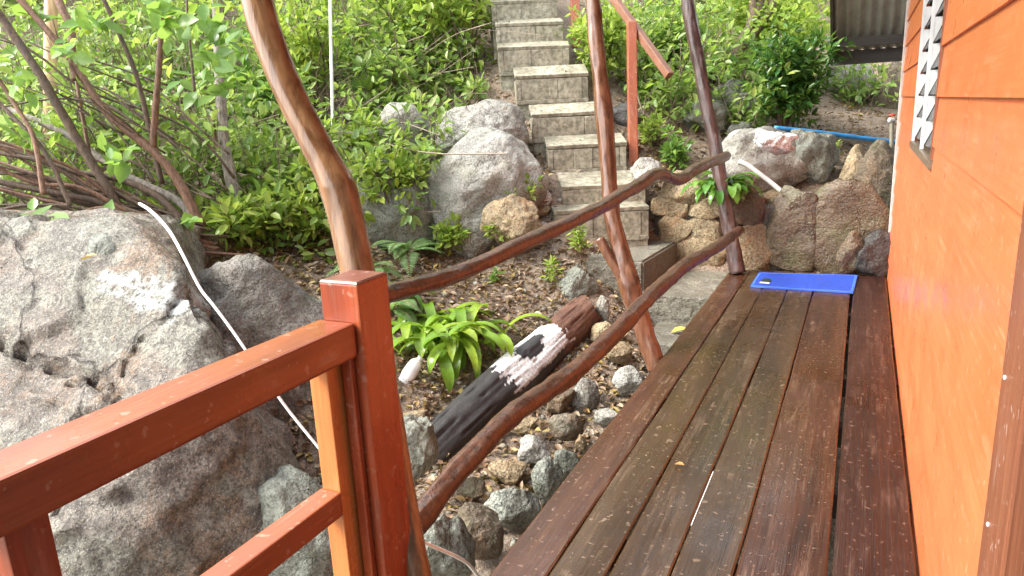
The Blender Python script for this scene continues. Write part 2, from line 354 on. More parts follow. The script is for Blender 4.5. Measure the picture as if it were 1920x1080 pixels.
def mat_ground():
    t = NT('ground'); v = t.obj(); a = t.noise(v, 1.3, 5, .6); b = t.noise(v, 24, 5, .75); f = t.noise(v, 110, 3, .7)
    vo = t.n('ShaderNodeTexVoronoi'); vo.inputs['Scale'].default_value = 42; t.l(v, vo.inputs['Vector'])
    lit = t.ramp(vo.outputs['Color'], (0.0, (.09, .05, .03)), (.4, (.19, .115, .07)), (.7, (.28, .19, .12)), (1.0, (.36, .28, .19)))
    c = t.mix(t.ramp(b, (.4, 0.0), (.6, .8)), t.ramp(a, (.3, (.21, .165, .125)), (.7, (.36, .30, .24))), lit)
    c = t.mix(t.ramp(f, (.36, .7), (.54, 0.0)), c, (.05, .033, .022))
    return t.fin(c, .8, t.bump(b, .9, .03, t.bump(vo.outputs['Distance'], .6, .01)))
M['ground'] = mat_ground()
Y1, Y2, Y3 = (.20, .34, .05), (.32, .46, .08), (.46, .55, .14)
M['leaf_mass'] = mat_leaf('leaf_mass', [(.09, .20, .045), Y1, (.24, .38, .08), Y2, Y3, (.42, .55, .24), (.18, .34, .09), (.50, .58, .22)], .38, .42)
M['leaf_yellow'] = mat_leaf('leaf_yellow', [Y1, Y2, Y3, (.40, .48, .06)], .38, .45)
M['leaf_mid'] = mat_leaf('leaf_mid', [(.09, .22, .05), (.15, .31, .07), (.22, .39, .08), (.32, .47, .10)], .3, .42)
M['leaf_deep'] = mat_leaf('leaf_deep', [(.025, .095, .022), (.045, .14, .03), (.07, .19, .04), (.14, .27, .05)], .25, .3)
M['leaf_broad'] = mat_leaf('leaf_broad', [(.14, .29, .06), (.20, .36, .08), (.30, .46, .12)], .3, .5)
M['leaf_brom'] = mat_leaf('leaf_brom', [(.16, .30, .03), (.24, .40, .04), (.36, .48, .06)], .22, .35)
M['leaf_brom_dark'] = mat_leaf('leaf_brom_dark', [(.06, .18, .03), (.11, .27, .04), (.2, .36, .06)], .2, .3)
M['leaf_fern'] = mat_leaf('leaf_fern', [(.14, .28, .09), (.22, .38, .14), (.3, .44, .2)], .45, .4)
def mat_gravel():
    t = NT('gravel'); g = t.n('ShaderNodeNewGeometry'); v = t.obj(); c = t.ramp(g.outputs['Random Per Island'], (0, (.10, .085, .065)), (.35, (.21, .18, .14)), (.6, (.30, .24, .16)), (.85, (.26, .27, .23)), (1, (.46, .43, .38)))
    f = t.noise(v, 90, 3, .7); return t.fin(t.mix(t.ramp(f, (.38, .6), (.55, 0.0)), c, (.07, .06, .05)), .7, t.bump(f, .5, .004))
M['gravel'] = mat_gravel()
M['litter'] = mat_leaf('litter', [(.10, .05, .028), (.20, .11, .06), (.30, .20, .12), (.40, .31, .21), (.13, .07, .045), (.42, .33, .10), (.24, .11, .05)], .5, .1)
M['dead_leaf'] = mat_leaf('dead_leaf', [(.45, .2, .06), (.5, .34, .1)], .45, .2)
M['yellow_leaf'] = mat_leaf('yellow_leaf', [(.5, .36, .05), (.55, .42, .08)], .4, .2)
M['white_paint'] = mat_plain('white_paint', (.80, .80, .80), .4)
M['white_hose'] = mat_plain('white_hose', (.76, .76, .75), .35)
M['grey_pipe'] = mat_plain('grey_pipe', (.20, .18, .13), .5, bump=.3)
M['red_plastic'] = mat_plain('red_plastic', (.5, .05, .035), .35)
M['blue_pipe'] = mat_plain('blue_pipe', (.04, .22, .50), .35)
M['grey_metal'] = mat_plain('grey_metal', (.52, .50, .47), .4, .2)
M['roof_sheet'] = mat_plain('roof_sheet', (.55, .54, .50), .5, .1)
M['fascia'] = mat_wood('fascia', (.05, .043, .04), (.11, .095, .09), (.17, .15, .145), 0, (.4, .6), .6, .2)
M['sill'] = mat_wood('sill', (.06, .04, .025), (.15, .105, .07), (.22, .165, .11), 1, (.3, .5), .4)
M['ceiling_wood'] = mat_wood('ceiling_wood', (.16, .08, .04), (.28, .14, .07), (.36, .2, .1), 0, (.5, .7), .3)
M['interior'] = mat_plain('interior', (.05, .048, .045), .8)
M['orange_post'] = mat_wood('orange_post', (.18, .045, .02), (.30, .085, .04), (.38, .13, .07), 2, (.35, .55), .8, .4, (.42, .30, .22))
M['handrail_wood'] = mat_wood('handrail_wood', (.12, .045, .024), (.20, .085, .048), (.28, .135, .08), 1, (.3, .5), .5, .2)
M['log'] = mat_vcol('log', .6, .7)
def mat_mat():
    t = NT('doormat_blue'); v = t.obj(); f = t.noise(v, 300, 3, .7); c = t.ramp(f, (.35, (.010, .038, .33)), (.65, (.03, .115, .68))); c = t.mix(t.ramp(t.noise(v, 9, 5, .7), (.5, 0.0), (.7, .4)), c, (.02, .05, .22))
    return t.fin(c, .55, t.bump(f, .9, .006))
M['mat'] = mat_mat(); M['mat_edge'] = mat_plain('mat_edge', (.05, .15, .72), .5, bump=.3)
M['emblem_dark'] = mat_plain('emblem_dark', (.02, .035, .025), .6)
def mat_glass():
    t = NT('louvre_glass'); t.fin((.012, .014, .016), .12, spec=.15); t.b.inputs['Alpha'].default_value = .55; return t.m
M['glass'] = mat_glass()

# ------------------------------------------------------------------ terrain
CTRL = [(0, 0, -.95), (.5, 3, -.85), (0, 5.4, -.5), (-1.5, -1, -1.0), (-.6, 1.5, -.9), (2, 2, -.8), (4, 5, -.5), (5, -3, -.9), (-6, -5, -.9), (-12, -7, -1),
        (-.9, 4.4, -.6), (-1.3, 2.2, -.75), (-1.5, 6.25, -.2), (-.7, 6.3, -.3), (.3, 6.35, -.3), (2.5, 6.4, -.2),
        (-1.5, 6.68, .50), (-.9, 6.68, .52), (-.2, 6.7, .5), (.6, 6.8, .5), (3, 7.4, .6)]
CTRL = [A(c, float) for c in CTRL] + [P(*c) for c in [
    (897, 1055, 3.35), (900, 920, 3.9), (1050, 835, 4.3), (1150, 750, 4.65), (1090, 640, 5.2), (850, 775, 4.55), (800, 650, 5.1), (980, 530, 5.9),
    (1050, 470, 6.1), (900, 470, 6.3), (700, 500, 5.9), (500, 500, 5.6), (400, 430, 5.7), (200, 400, 5.8), (20, 400, 5.8), (1000, 330, 6.6), (910, 400, 7.0), (930, 190, 7.5),
    (870, 90, 8.6), (750, 250, 7.6), (600, 350, 7.0), (450, 300, 7.3), (200, 250, 8), (200, 90, 9.5), (0, 200, 8.2), (500, 90, 9.3), (750, 50, 9.3),
    (1185, 290, 6.85), (1250, 180, 7.8), (1350, 345, 6.8), (1500, 270, 7.2), (1600, 285, 7.2), (1630, 230, 8.2), (1450, 130, 9), (1300, 60, 9.8), (1600, 150, 9.8),
    (560, 1150, 3.6), (300, 1250, 3.0), (0, 1200, 3.2), (650, 800, 4.3), (1100, 200, 7.3), (1100, 100, 8.1), (1000, 10, 8.6)]]
CTRL += [UW(-10, 20, 9), UW(0, 20, 9.5), UW(10, 22, 8), UW(-14, 9, 3.5), UW(-9, 6, 1.2), UW(-4, 13.5, 4.9), UW(3, 14, 4.6), UW(-18, 24, 11), UW(16, 12, 2.5), UW(18, 26, 9), UW(0, 30, 14), UW(-8, 30, 14), UW(12, 32, 13), UW(-9, 13, 4.4), UW(7, 14, 4.2)]
CTRL = A(CTRL)
_K = np.linalg.norm(CTRL[:, None, :2] - CTRL[None, :, :2], axis=2); _n = len(CTRL)
_S = np.zeros((_n + 3, _n + 3)); _S[:_n, :_n] = _K - np.eye(_n) * .04; _S[:_n, _n] = 1; _S[_n, :_n] = 1
_S[:_n, _n + 1:] = CTRL[:, :2]; _S[_n + 1:, :_n] = CTRL[:, :2].T
_W = np.linalg.solve(_S, np.r_[CTRL[:, 2], 0, 0, 0])
def tz(x, y):
    p = np.stack([np.atleast_1d(x), np.atleast_1d(y)], 1).astype(float); out = np.empty(len(p))
    for i in range(0, len(p), 20000):
        q = p[i:i + 20000]; out[i:i + 20000] = np.linalg.norm(q[:, None] - CTRL[None, :, :2], axis=2) @ _W[:_n] + _W[_n] + q @ _W[_n + 1:]
    q3 = np.c_[p, np.zeros(len(p))]
    return out + .07 * fbm(q3 * 1.1, 3, 4) + .015 * fbm(q3 * 7, 5, 3)
gx = np.r_[np.arange(-26, -7, .5), np.arange(-7, 2.2, .07), np.arange(2.2, 24, .5)]
gy = np.r_[np.arange(-10, 0, .5), np.arange(0, 11.5, .07), np.arange(11.5, 38, .5)]
GX, GY = np.meshgrid(gx, gy); nx, ny = len(gx), len(gy)
GV = np.c_[GX.ravel(), GY.ravel(), tz(GX.ravel(), GY.ravel())]
ii = (np.arange(ny - 1)[:, None] * nx + np.arange(nx - 1)[None, :]).ravel()
tag(mesh('ground', GV, np.stack([ii, ii + 1, ii + nx + 1, ii + nx], 1), M['ground'], origin=(0, 0, 0), smooth=True), kind='structure')

# ------------------------------------------------------------------ bungalow
XW, YE = .2424, 6.36
H_ = empty('bungalow', (2.0, 2.5, -.3), 'orange bungalow clad in overlapping boards along the right side of the deck', 'house')
WIN = (3.16, 4.50, 1.15, 2.25)
mb = MB()
seams = [-.25 + .1805 * k for k in range(0, 24)]; off = 1.385 - seams[9]
for k, z0 in enumerate(seams):
    z0 += off; z1 = z0 + .1805
    if z0 > 3.25: break
    spans = [(1.328, YE)] if z1 <= WIN[2] + .03 or z0 >= WIN[3] else [(1.328, WIN[0]), (WIN[1], YE)]
    if len(spans) == 2 and z0 < WIN[2] < z1: mb.box(XW - .006, XW + .02, WIN[0], WIN[1], z0, WIN[2] - .037)
    for a, b in spans:
        zz0 = z0
        # lap board: foot stands proud, head tucks under the next one
        xo, xi = XW - .0095, XW + .002
        V = [(xo, a, zz0), (xo, b, zz0), (xi, b, z1 + .01), (xi, a, z1 + .01), (XW + .02, a, zz0), (XW + .02, b, zz0), (XW + .02, b, z1 + .01), (XW + .02, a, z1 + .01)]
        mb.add(V, [[0, 3, 2, 1], [4, 5, 6, 7], [0, 1, 5, 4], [0, 4, 7, 3], [1, 2, 6, 5]])
mb.build('siding', M['siding'], H_)
mb = MB(); mb.box(XW + .022, 4.2, -1.8, WIN[0] - .004, -.3, 3.3); mb.box(XW + .022, 4.2, WIN[1] + .004, YE - .01, -.3, 3.3)
mb.box(XW + .022, 4.2, WIN[0] - .004, WIN[1] + .004, -.3, WIN[2] - .03); mb.box(XW + .022, 4.2, WIN[0] - .004, WIN[1] + .004, WIN[3], 3.3); mb.box(XW + .9, 4.2, WIN[0] - .004, WIN[1] + .004, WIN[2] - .03, WIN[3])
mb.build('inner_wall', M['interior'], H_)
mb = MB(); mb.box(XW - .022, XW + .03, YE, YE + .022, -.25, 3.25, .004); mb.build('corner_trim', M['grey_metal'], H_)
mb = MB(); mb.box(XW - .016, XW + .02, 1.15, 1.325, -.06, 3.2, .005); dt = mb.build('door_casing', M['trim_wood'], H_)
for py_, pz in ((1.29, .955), (1.277, .70), (1.285, 1.26)):
    V, F = ico(2); mesh('screw_cap', V * A([.0025, .0042, .0042]) + A([XW - .017, py_, pz]), F, M['white_paint'], dt, smooth=True)
# window
wf = MB(); wf.box(XW - .016, XW + .08, WIN[0] - .01, WIN[1] + .02, WIN[2] - .035, WIN[2], .004)
wd = wf.build('window', M['sill'], H_)
b2 = MB(); b2.box(XW - .012, XW + .05, WIN[0] - .002, WIN[0] + .012, WIN[2] + .003, WIN[3]); b2.box(XW + .05, XW + .052, WIN[0] + .014, WIN[1], WIN[3] - .02, WIN[3]); b2.build('frame', M['trim_wood'], wd)
ymid = 3.80
for yc in (WIN[1] - .012, ymid):
    c = MB(); c.box(XW - .010, XW + .004, yc - .004, yc + .010, WIN[2] + .002, WIN[3] - .02)
    for k in range(9):
        z0 = WIN[2] + .02 + k * .112
        V = [(XW + .0042, yc - .003, z0), (XW + .0042, yc - .003, z0 + .105), (XW + .048, yc - .003, z0 + .105), (XW + .0042, yc + .005, z0), (XW + .0042, yc + .005, z0 + .105), (XW + .048, yc + .005, z0 + .105)]
        c.add(V, [[0, 1, 2], [5, 4, 3], [0, 3, 4, 1], [1, 4, 5, 2], [0, 2, 5, 3]])
    c.build('louvre_channel', M['white_paint'], wd)
for a, b in ((WIN[0] + .016, ymid - .008), (ymid + .016, WIN[1] - .018)):
    g = MB()
    for k in range(9):
        z0 = WIN[2] + .022 + k * .112
        V = [(XW + .008, a, z0), (XW + .008, b, z0), (XW + .054, b, z0 + .112), (XW + .054, a, z0 + .112)]
        V2 = [(x + .004, y, z - .003) for x, y, z in V]
        g.add(V + V2, [[0, 1, 2, 3], [7, 6, 5, 4], [0, 4, 5, 1], [1, 5, 6, 2], [2, 6, 7, 3], [3, 7, 4, 0]])
    g.build('glass_louvres', M['glass'], wd)
# roofs: porch sheet over the deck, steep sheet behind the gable end
def corrugated(x0, x1, y0, y1, zfun, along, pitch=.076, amp=.009):
    if along == 'y': c = np.arange(x0, x1, pitch / 8); r = np.linspace(y0, y1, 2); XX, YY = np.meshgrid(c, r); ph = XX
    else: c = np.arange(y0, y1, pitch / 8); r = np.linspace(x0, x1, 2); YY, XX = np.meshgrid(c, r); ph = YY
    Z = zfun(XX, YY) + amp * np.sin(ph / pitch * 2 * np.pi); n = XX.shape[1]
    V = np.c_[XX.ravel(), YY.ravel(), Z.ravel()]; V = np.r_[V, V + A([0, 0, .004])]; i = np.arange(n - 1); m = 2 * n
    return V, np.r_[np.stack([i, i + 1, i + n + 1, i + n], 1), np.stack([i + m, i + n + m, i + n + 1 + m, i + 1 + m], 1)]
V, F = corrugated(-1.15, 4.3, -1.9, 6.3, lambda x, y: 3.15 + (x + 1.15) * .18, 'x'); rf = mesh('porch_roof', V, F, M['ceiling_wood'], H_, smooth=True)
zb = lambda x, y: 1.90 + (8.72 - y) * .55
V, F = corrugated(-.36, 3.5, 6.40, 8.78, zb, 'y', .10, .022); rf = mesh('back_roof', V, F, M['roof_sheet'], H_, smooth=True)
mb = MB(); mb.box(-.345, 3.4, 8.70, 8.74, 1.735, 1.875, .004); mb.build('fascia_board', M['fascia'], rf)
mb = MB(); mb.box(-.33, 3.4, 8.45, 8.52, 1.90, 1.985, .004); mb.build('purlin', M['fascia'], rf)
mb = MB(); V = [(-.375, 6.4, zb(0, 6.4) - .11), (-.375, 8.78, zb(0, 8.78) - .13), (-.375, 8.78, zb(0, 8.78) + .03), (-.375, 6.4, zb(0, 6.4) + .03)]; V += [(x + .022, y, z) for x, y, z in V]
mb.add(V, [[0, 3, 2, 1], [4, 5, 6, 7], [0, 1, 5, 4], [1, 2, 6, 5], [2, 3, 7, 6], [3, 0, 4, 7]]); mb.build('rake_board', M['fascia'], rf)

# ------------------------------------------------------------------ deck
D_ = empty('deck', (-.36, 2.3, -.3), 'long narrow deck of wet dark brown boards beside the orange wall', 'deck')
edges = [(-.968, -.803, 'deck_red'), (-.797, -.634, 'deck_olive'), (-.627, -.455, 'deck_olive'), (-.448, -.276, 'deck_olive'), (-.269, -.020, 'deck_red'), (-.004, .222, 'deck_dark')]
for k, (a, b, mm) in enumerate(edges):
    n = 90; yy = np.linspace(-1.9, 6.225, n)
    wob = lambda s: .0028 * fbm(np.c_[yy * 1.6, np.zeros(n) + s * 9.1, np.zeros(n)], 20 + k, 4)
    xa, xb = a + wob(1), b + wob(2); prof = [(0, -.032), (0, -.004), (.006, 0), (.5, .0012), (-.006, 0), (0, -.004), (0, -.032)]
    V = []
    for i in range(n):
        for q, (f, z) in enumerate(prof):
            x = xa[i] + f if q < 3 else (xa[i] + xb[i]) / 2 if q == 3 else xb[i] + f
            V.append((x, yy[i], z + .0015 * math.sin(yy[i] * .9 + k)))
    F = [[i * 7 + j, i * 7 + j + 1, i * 7 + 8 + j, i * 7 + 7 + j] for i in range(n - 1) for j in range(6)] + [[i * 7 + 6, i * 7, i * 7 + 7, i * 7 + 13] for i in range(n - 1)] + [list(range(7))[::-1], [7 * (n - 1) + j for j in range(7)]]
    mesh('board', V, F, M[mm], D_)
mb = MB()
for y in np.arange(-1.7, 6.2, .62): mb.box(-.955, .24, y, y + .06, -.135, -.034)
mb.build('joists', M['deck_dark'], D_)
for y in (-1.2, .9, 3.0, 5.1):
    mb = MB(); mb.box(-.94, -.84, y, y + .1, -1.3, -.137); mb.build('support_post', M['deck_dark'], D_)

# doormat
mp = [on_z(*c, .006) for c in ((1407, 538), (1600, 550), (1608, 518), (1423, 513))]
Dm = empty('doormat', sum(mp) / 4, 'bright blue rectangular doormat at the far end of the deck', 'doormat')
n = 24
def quad_grid(c, n, dz, inset=0.0):
    s = np.linspace(inset, 1 - inset, n); S, T = np.meshgrid(s, s); S, T = S.ravel()[:, None], T.ravel()[:, None]
    V = c[0] * (1 - S) * (1 - T) + c[1] * S * (1 - T) + c[2] * S * T + c[3] * (1 - S) * T
    V = V + A([0, 0, 1]) * (dz + .003 * fbm(np.c_[V[:, :2] * 3, V[:, :1] * 0], 4, 3))[:, None]
    i = (np.arange(n - 1)[:, None] * n + np.arange(n - 1)).ravel(); return V, np.stack([i, i + 1, i + n + 1, i + n], 1)
V, F = quad_grid(mp, n, .010, .02); mesh('pile', V, F, M['mat'], Dm, smooth=True)
mb = MB(); c4 = mp
for a in range(4):
    p, q = c4[a], c4[(a + 1) % 4]; nn = unit(np.cross(A([0, 0, 1]), q - p)); mb.frame_box(p - A([0, 0, .004]), q - p, nn * .02, A([0, 0, .0155]), .003)
mb.build('border', M['mat_edge'], Dm)
em = [on_z(*c, .021) for c in ((1424, 531), (1444, 532.5), (1447, 521), (1428, 520))]
def on_mat(s, t): return em[0] * (1 - s) * (1 - t) + em[1] * s * (1 - t) + em[2] * s * t + em[3] * (1 - s) * t
e = MB(); pts = [(.1, .38), (.9, .38), (1, .55), (.9, .85), (.7, .78), (.62, 1), (.5, .8), (.3, .95), (.2, .7), (0, .6)]
e.add([on_mat(*p) for p in pts], [list(range(len(pts)))]); e.build('emblem', M['emblem_dark'], Dm)
e = MB(); e.add([on_mat(*p) for p in ((0, .02), (.92, .02), (.92, .26), (0, .26))], [[0, 1, 2, 3]]); e.build('emblem_lettering', M['white_paint'], Dm)

# ------------------------------------------------------------------ red railing
R_ = empty('red_railing', (-.93, 1.13, 0), 'varnished red timber railing with square post and mid rail in front of the big boulder', 'railing')
mb = MB(); mb.box(-.975, -.880, 1.083, 1.186, -.02, 1.086, .004); mb.build('post', M['red_wood_z'], R_)
bm = MB(); V = [(-.975, 1.083, 1.0865), (-.88, 1.083, 1.0865), (-.88, 1.186, 1.0865), (-.975, 1.186, 1.0865), (-.971, 1.087, 1.0905), (-.884, 1.087, 1.0905), (-.884, 1.182, 1.0905), (-.971, 1.182, 1.0905)]
bm.add(V, [[0, 1, 5, 4], [1, 2, 6, 5], [2, 3, 7, 6], [3, 0, 4, 7], [4, 5, 6, 7], [3, 2, 1, 0]]); bm.build('post_cap', M['red_wood_cap'], R_)
mb = MB(); mb.box(-.985, -.892, -1.6, 1.081, .937, 1.008, .006); mb.build('top_rail', M['red_wood_y'], R_)
mb = MB(); mb.box(-.980, -.928, -1.6, 1.0245, .602, .655, .004); mb.build('mid_rail', M['red_wood_y'], R_)
mb = MB(); mb.box(-.980, -.928, -1.6, 1.0245, .16, .215, .004); mb.build('bottom_rail', M['red_wood_y'], R_)
mb = MB(); mb.box(-.978, -.931, 1.026, 1.0815, .0, .9355, .003); mb.build('stile', M['amber_wood_z'], R_)
mb = MB(); mb.box(-.927, -.903, 1.066, 1.0815, .0, .9355, .003); mb.build('batten', M['red_wood_z'], R_)
for y in (.42, -.18, -.78):
    mb = MB(); mb.box(-.978, -.931, y, y + .056, .6565, .9355, .003); mb.box(-.978, -.931, y, y + .056, .0, .6005, .003); mb.build('upright', M['amber_wood_z' if False else 'red_wood_z'], R_)
# ------------------------------------------------------------------ rustic posts and rails
pp = [(415, -780), (440, -420), (463, -150), (482, 0), (512, 100), (556, 200), (608, 300), (632, 350), (646, 400), (668, 500), (688, 600), (712, 720), (738, 850), (764, 1000), (785, 1090), (802, 1175)]
V, F = pxtube(pp, [50, 52, 55, 60, 58, 58, 60, 70, 66, 66, 66, 62, 58, 56, 54, 54], 1.66, seg=48, n=170, rough=.045, ridge=.018, seed=3, freq=.8)
tag(mesh('trunk_post', V, F, M['trunk'], smooth=True), 'thick curved varnished trunk leaning left behind the red railing post', 'post')
t_ = empty('forked_post', on_z(1230, 688, 0), 'glossy brown tree trunk post with a cut side branch, rising from the deck edge', 'post')
pp = [(1232, 692), (1213, 640), (1194, 580), (1176, 520), (1160, 455), (1147, 390), (1139, 300), (1131, 200), (1123, 120), (1116, 60), (1110, -20), (1098, -160), (1085, -420)]
V, F = pxtube(pp, [36, 36, 40, 42, 33, 31, 31, 33, 28, 29, 28, 28, 27], [4.13, 4.15, 4.17, 4.2], seg=28, n=130, rough=.14, ridge=.06, seed=8, freq=.7); mesh('trunk', V, F, M['post_red'], t_, smooth=True)
V, F = pxtube([(1185, 548), (1163, 515), (1143, 483), (1124, 447)], [24, 21, 19, 18], 4.13, seg=18, n=36, rough=.08, ridge=.04, seed=4); mesh('side_branch', V, F, M['post_red'], t_, smooth=True)
pp = [(1384, 512), (1374, 460), (1362, 400), (1352, 340), (1341, 280), (1326, 200), (1309, 110), (1297, 50), (1287, -20), (1268, -140), (1255, -280)]
V, F = pxtube(pp, [30, 28, 27, 26, 25, 27, 26, 25, 24, 24, 23], 5.97, seg=24, n=110, rough=.13, ridge=.10, seed=11, freq=.7)
tag(mesh('crooked_post', V, F, M['post_dark'], smooth=True), 'dark purplish brown crooked trunk post at the far corner of the deck', 'post')
def xrail(pp, th, xs, **k):
    n = len(pp); xs = np.interp(np.linspace(0, 1, n), np.linspace(0, 1, len(xs)), xs); C = [on_x(px, py, x) for (px, py), x in zip(pp, xs)]
    dep = [float((ROT.T @ (c - A([0, 0, CAM_Z])))[2]) for c in C]
    return tube(C, [t * d / FPX / 2 for t, d in zip(th, dep)], **k)
pp = [(690, 562), (735, 548), (780, 536), (830, 522), (900, 495), (1000, 448), (1100, 402), (1150, 375), (1195, 348), (1222, 330), (1240, 326), (1258, 334), (1276, 336), (1300, 320), (1330, 306), (1362, 293)]
V, F = xrail(pp, [38, 37, 35, 34, 32, 29, 27, 26, 26, 25, 24, 22, 22, 22, 20, 18], [-.93, -1.01], seg=24, n=170, rough=.10, ridge=.10, seed=21, freq=1.0)
tag(mesh('branch_rail', V, F, M['rail_bark'], smooth=True), 'upper rustic branch rail with a kink near its far end', 'rail', 'branch rails along the deck edge')
pp = [(760, 1005), (790, 968), (850, 893), (900, 838), (960, 778), (1030, 730), (1085, 690), (1130, 648), (1180, 597), (1230, 545), (1290, 494), (1340, 466), (1388, 431)]
V, F = xrail(pp, [48, 47, 45, 43, 40, 37, 36, 34, 31, 28, 25, 22, 17], [-.93, -.865], seg=24, n=170, rough=.13, ridge=.10, seed=33, freq=1.0)
tag(mesh('branch_rail', V, F, M['rail_bark'], smooth=True), 'lower rustic branch rail bowed and bumpy, closest to the deck boards', 'rail', 'branch rails along the deck edge')

# ------------------------------------------------------------------ concrete stairs
S_ = empty('concrete_stairs', P(1100, 400, 6.0), 'weathered concrete block stairs climbing the hillside', 'stairs')
sdir = ROT @ A([(897 - CX) / FPX, (214 - CY) / FPX, 1.0]); sdir[2] = 0; sdir = unit(sdir); wdir = A([sdir[1], -sdir[0], 0])
#         nose left px     depth  foot py of the riser behind, width, block face height
STEPS = [((1039, 396), 6.20, 386, .835, .21), ((1054, 350), 6.42, 326, .76, .20), ((1026, 274), 6.70, 258, .755, .185), ((997, 215), 6.95, 199, .75, .19), ((966, 143), 7.20, 129, .745, .20),
         ((934, 89), 7.40, 82, .745, .205), ((929, 45), 7.62, 40, .73, .205), ((920, 3), 7.84, -2, .74, .21), ((914, -40), 8.06, -46, .74, .21), ((908, -84), 8.28, -90, .74, .21), ((902, -128), 8.5, -134, .74, .21)]
rng = random.Random(5)
for k, ((px, py), dep, fy, wd_, bh) in enumerate(STEPS):
    o = P(px, py, dep); nd = STEPS[k + 1][1] if k + 1 < len(STEPS) else dep + .25
    run = nd - dep + .03
    bz = P(px, fy, dep + run)[2]; tilt = (bz - o[2]) / run
    s3 = unit(sdir + A([0, 0, tilt])); n3 = np.cross(wdir, s3)
    m = MB()
    L = run * math.sqrt(1 + tilt * tilt) + .05
    m.frame_box(o - n3 * .035 - sdir * .006 - wdir * .004, wdir * (wd_ + .008) + A([0, 0, rng.uniform(-.010, .010)]) + sdir * rng.uniform(-.012, .012), s3 * L, n3 * .035, .006)                       # tread slab
    core_h = .75
    m.frame_box(o + sdir * .005 + wdir * .008 - A([0, 0, core_h]), wdir * (wd_ - .016), sdir * (run + .04), A([0, 0, core_h - .037]))
    # front blocks with open joints, then a thin course below them
    cuts = [0, .055] + sorted(rng.sample([.25, .34, .43, .52], 1 if k % 2 else 2)) + [wd_ - .065, wd_]
    for a, b in zip(cuts[:-1], cuts[1:]):
        if b - a < .02: continue
        j = rng.uniform(-.007, .003)
        m.frame_box(o + wdir * (a + .003) + sdir * j - A([0, 0, .038 + bh + rng.uniform(0, .004)]), wdir * (b - a - rng.uniform(.004, .009)) + sdir * rng.uniform(-.005, .005), sdir * .06, A([0, 0, bh]), .004)
    m.frame_box(o - sdir * .010 - A([0, 0, .038 + bh + .045]) + wdir * .002, wdir * (wd_ - .004), sdir * .06, A([0, 0, .040]), .004)
    # side blocks
    for a, b in ((.005, min(.2, run)), (min(.2, run) + .008, run + .02)):
        if b - a > .03: m.frame_box(o + wdir * .002 + sdir * (a + .06) - A([0, 0, .04 + bh]), wdir * .03, sdir * (b - a), A([0, 0, bh]), .003)
    m.build('step', M['concrete'], S_)
# lower slabs by the deck
LAND = -.05
m = MB(); c = on_z(1237, 554, LAND); m.box(c[0] - .32, -.972, c[1], 6.30, LAND - .28, LAND, .012)
landing = m.build('landing_slab', M['slab'], S_)
q0 = on_z(1206, 546, LAND + .003); dz = on_y(1206, 490, q0[1])[2] - LAND
qb = on_z(1273, 450, LAND + dz); ql = on_z(1098, 487, LAND + dz)
V = [q0 + A([0, 0, 0]), A([qb[0], qb[1], LAND + .003]), A([qb[0] - .75, qb[1] + .1, LAND + .003]), A([ql[0], ql[1], LAND + .003])]
V = [A([v[0], v[1], LAND - .25]) for v in V] + [A([v[0], v[1], LAND + dz]) for v in V]
bm = bmesh.new(); vs = [bm.verts.new(v) for v in V]
for f in ([3, 2, 1, 0], [4, 5, 6, 7], [0, 1, 5, 4], [1, 2, 6, 5], [2, 3, 7, 6], [3, 0, 4, 7]): bm.faces.new([vs[i] for i in f])
bmesh.ops.recalc_face_normals(bm, faces=bm.faces[:]); bmesh.ops.bevel(bm, geom=bm.edges[:], offset=.018, segments=3, affect='EDGES'); bm.verts.index_update()
mesh('stone_slab', A([v.co[:] for v in bm.verts]), [[v.index for v in f.verts] for f in bm.faces], M['slab'], S_); bm.free()
for (px, py, z, wdx, dy) in ((1214, 640, -.27, .60, .62), (1185, 715, -.47, .45, .55)):
    c = on_z(px, py, z); m = MB(); m.box(c[0] - .05, -.985, c[1], c[1] + dy, z - .3, z, .015); m.build('lower_step', M['slab'], S_)

# ------------------------------------------------------------------ stone retaining wall at the deck end
YWL = 6.40
W_ = empty('stone_wall', (-.7, YWL + .1, -.2), 'low rubble stone retaining wall with mortar joints behind the doormat', 'wall')
xl_ = on_y(1226, 430, YWL)[0]; ztop = on_y(1430, 373, YWL)[2]
m = MB(); m.box(xl_, on_y(1590, 430, YWL)[0], YWL, YWL + .30, -.5, ztop - .05, .02); m.build('mortar', M['mortar'], W_)
stones = [(1226, 372, 1276, 400, 'stone_tan'), (1266, 380, 1294, 408, 'stone_tan'), (1232, 400, 1290, 446, 'stone_tan'), (1292, 404, 1352, 456, 'stone_tan'), (1298, 374, 1362, 404, 'stone_tan'), (1366, 374, 1428, 412, 'stone_brown'),
          (1278, 452, 1354, 500, 'stone_tan'), (1226, 448, 1276, 500, 'stone_tan'), (1362, 414, 1384, 470, 'stone_brown'), (1374, 428, 1446, 500, 'stone_tan'), (1430, 368, 1546, 508, 'stone_wet'), (1530, 378, 1640, 512, 'stone_wet')]
for k, (x0, y0, x1, y1, mm) in enumerate(stones):
    c = on_y((x0 + x1) / 2, (y0 + y1) / 2, YWL - .005); a = on_y(x1, (y0 + y1) / 2, YWL)[0] - on_y(x0, (y0 + y1) / 2, YWL)[0]; h = on_y((x0 + x1) / 2, y0, YWL)[2] - on_y((x0 + x1) / 2, y1, YWL)[2]
    V, F = rock_geo(4, (a * .78, .10, h * .78), 200 + k, 14, .12, flat=.95); V[:, 1] = np.where(V[:, 1] < -.035, -.035 + (V[:, 1] + .035) * .25, V[:, 1]); mesh('stone', V + c, F, M[mm], W_, smooth=True)

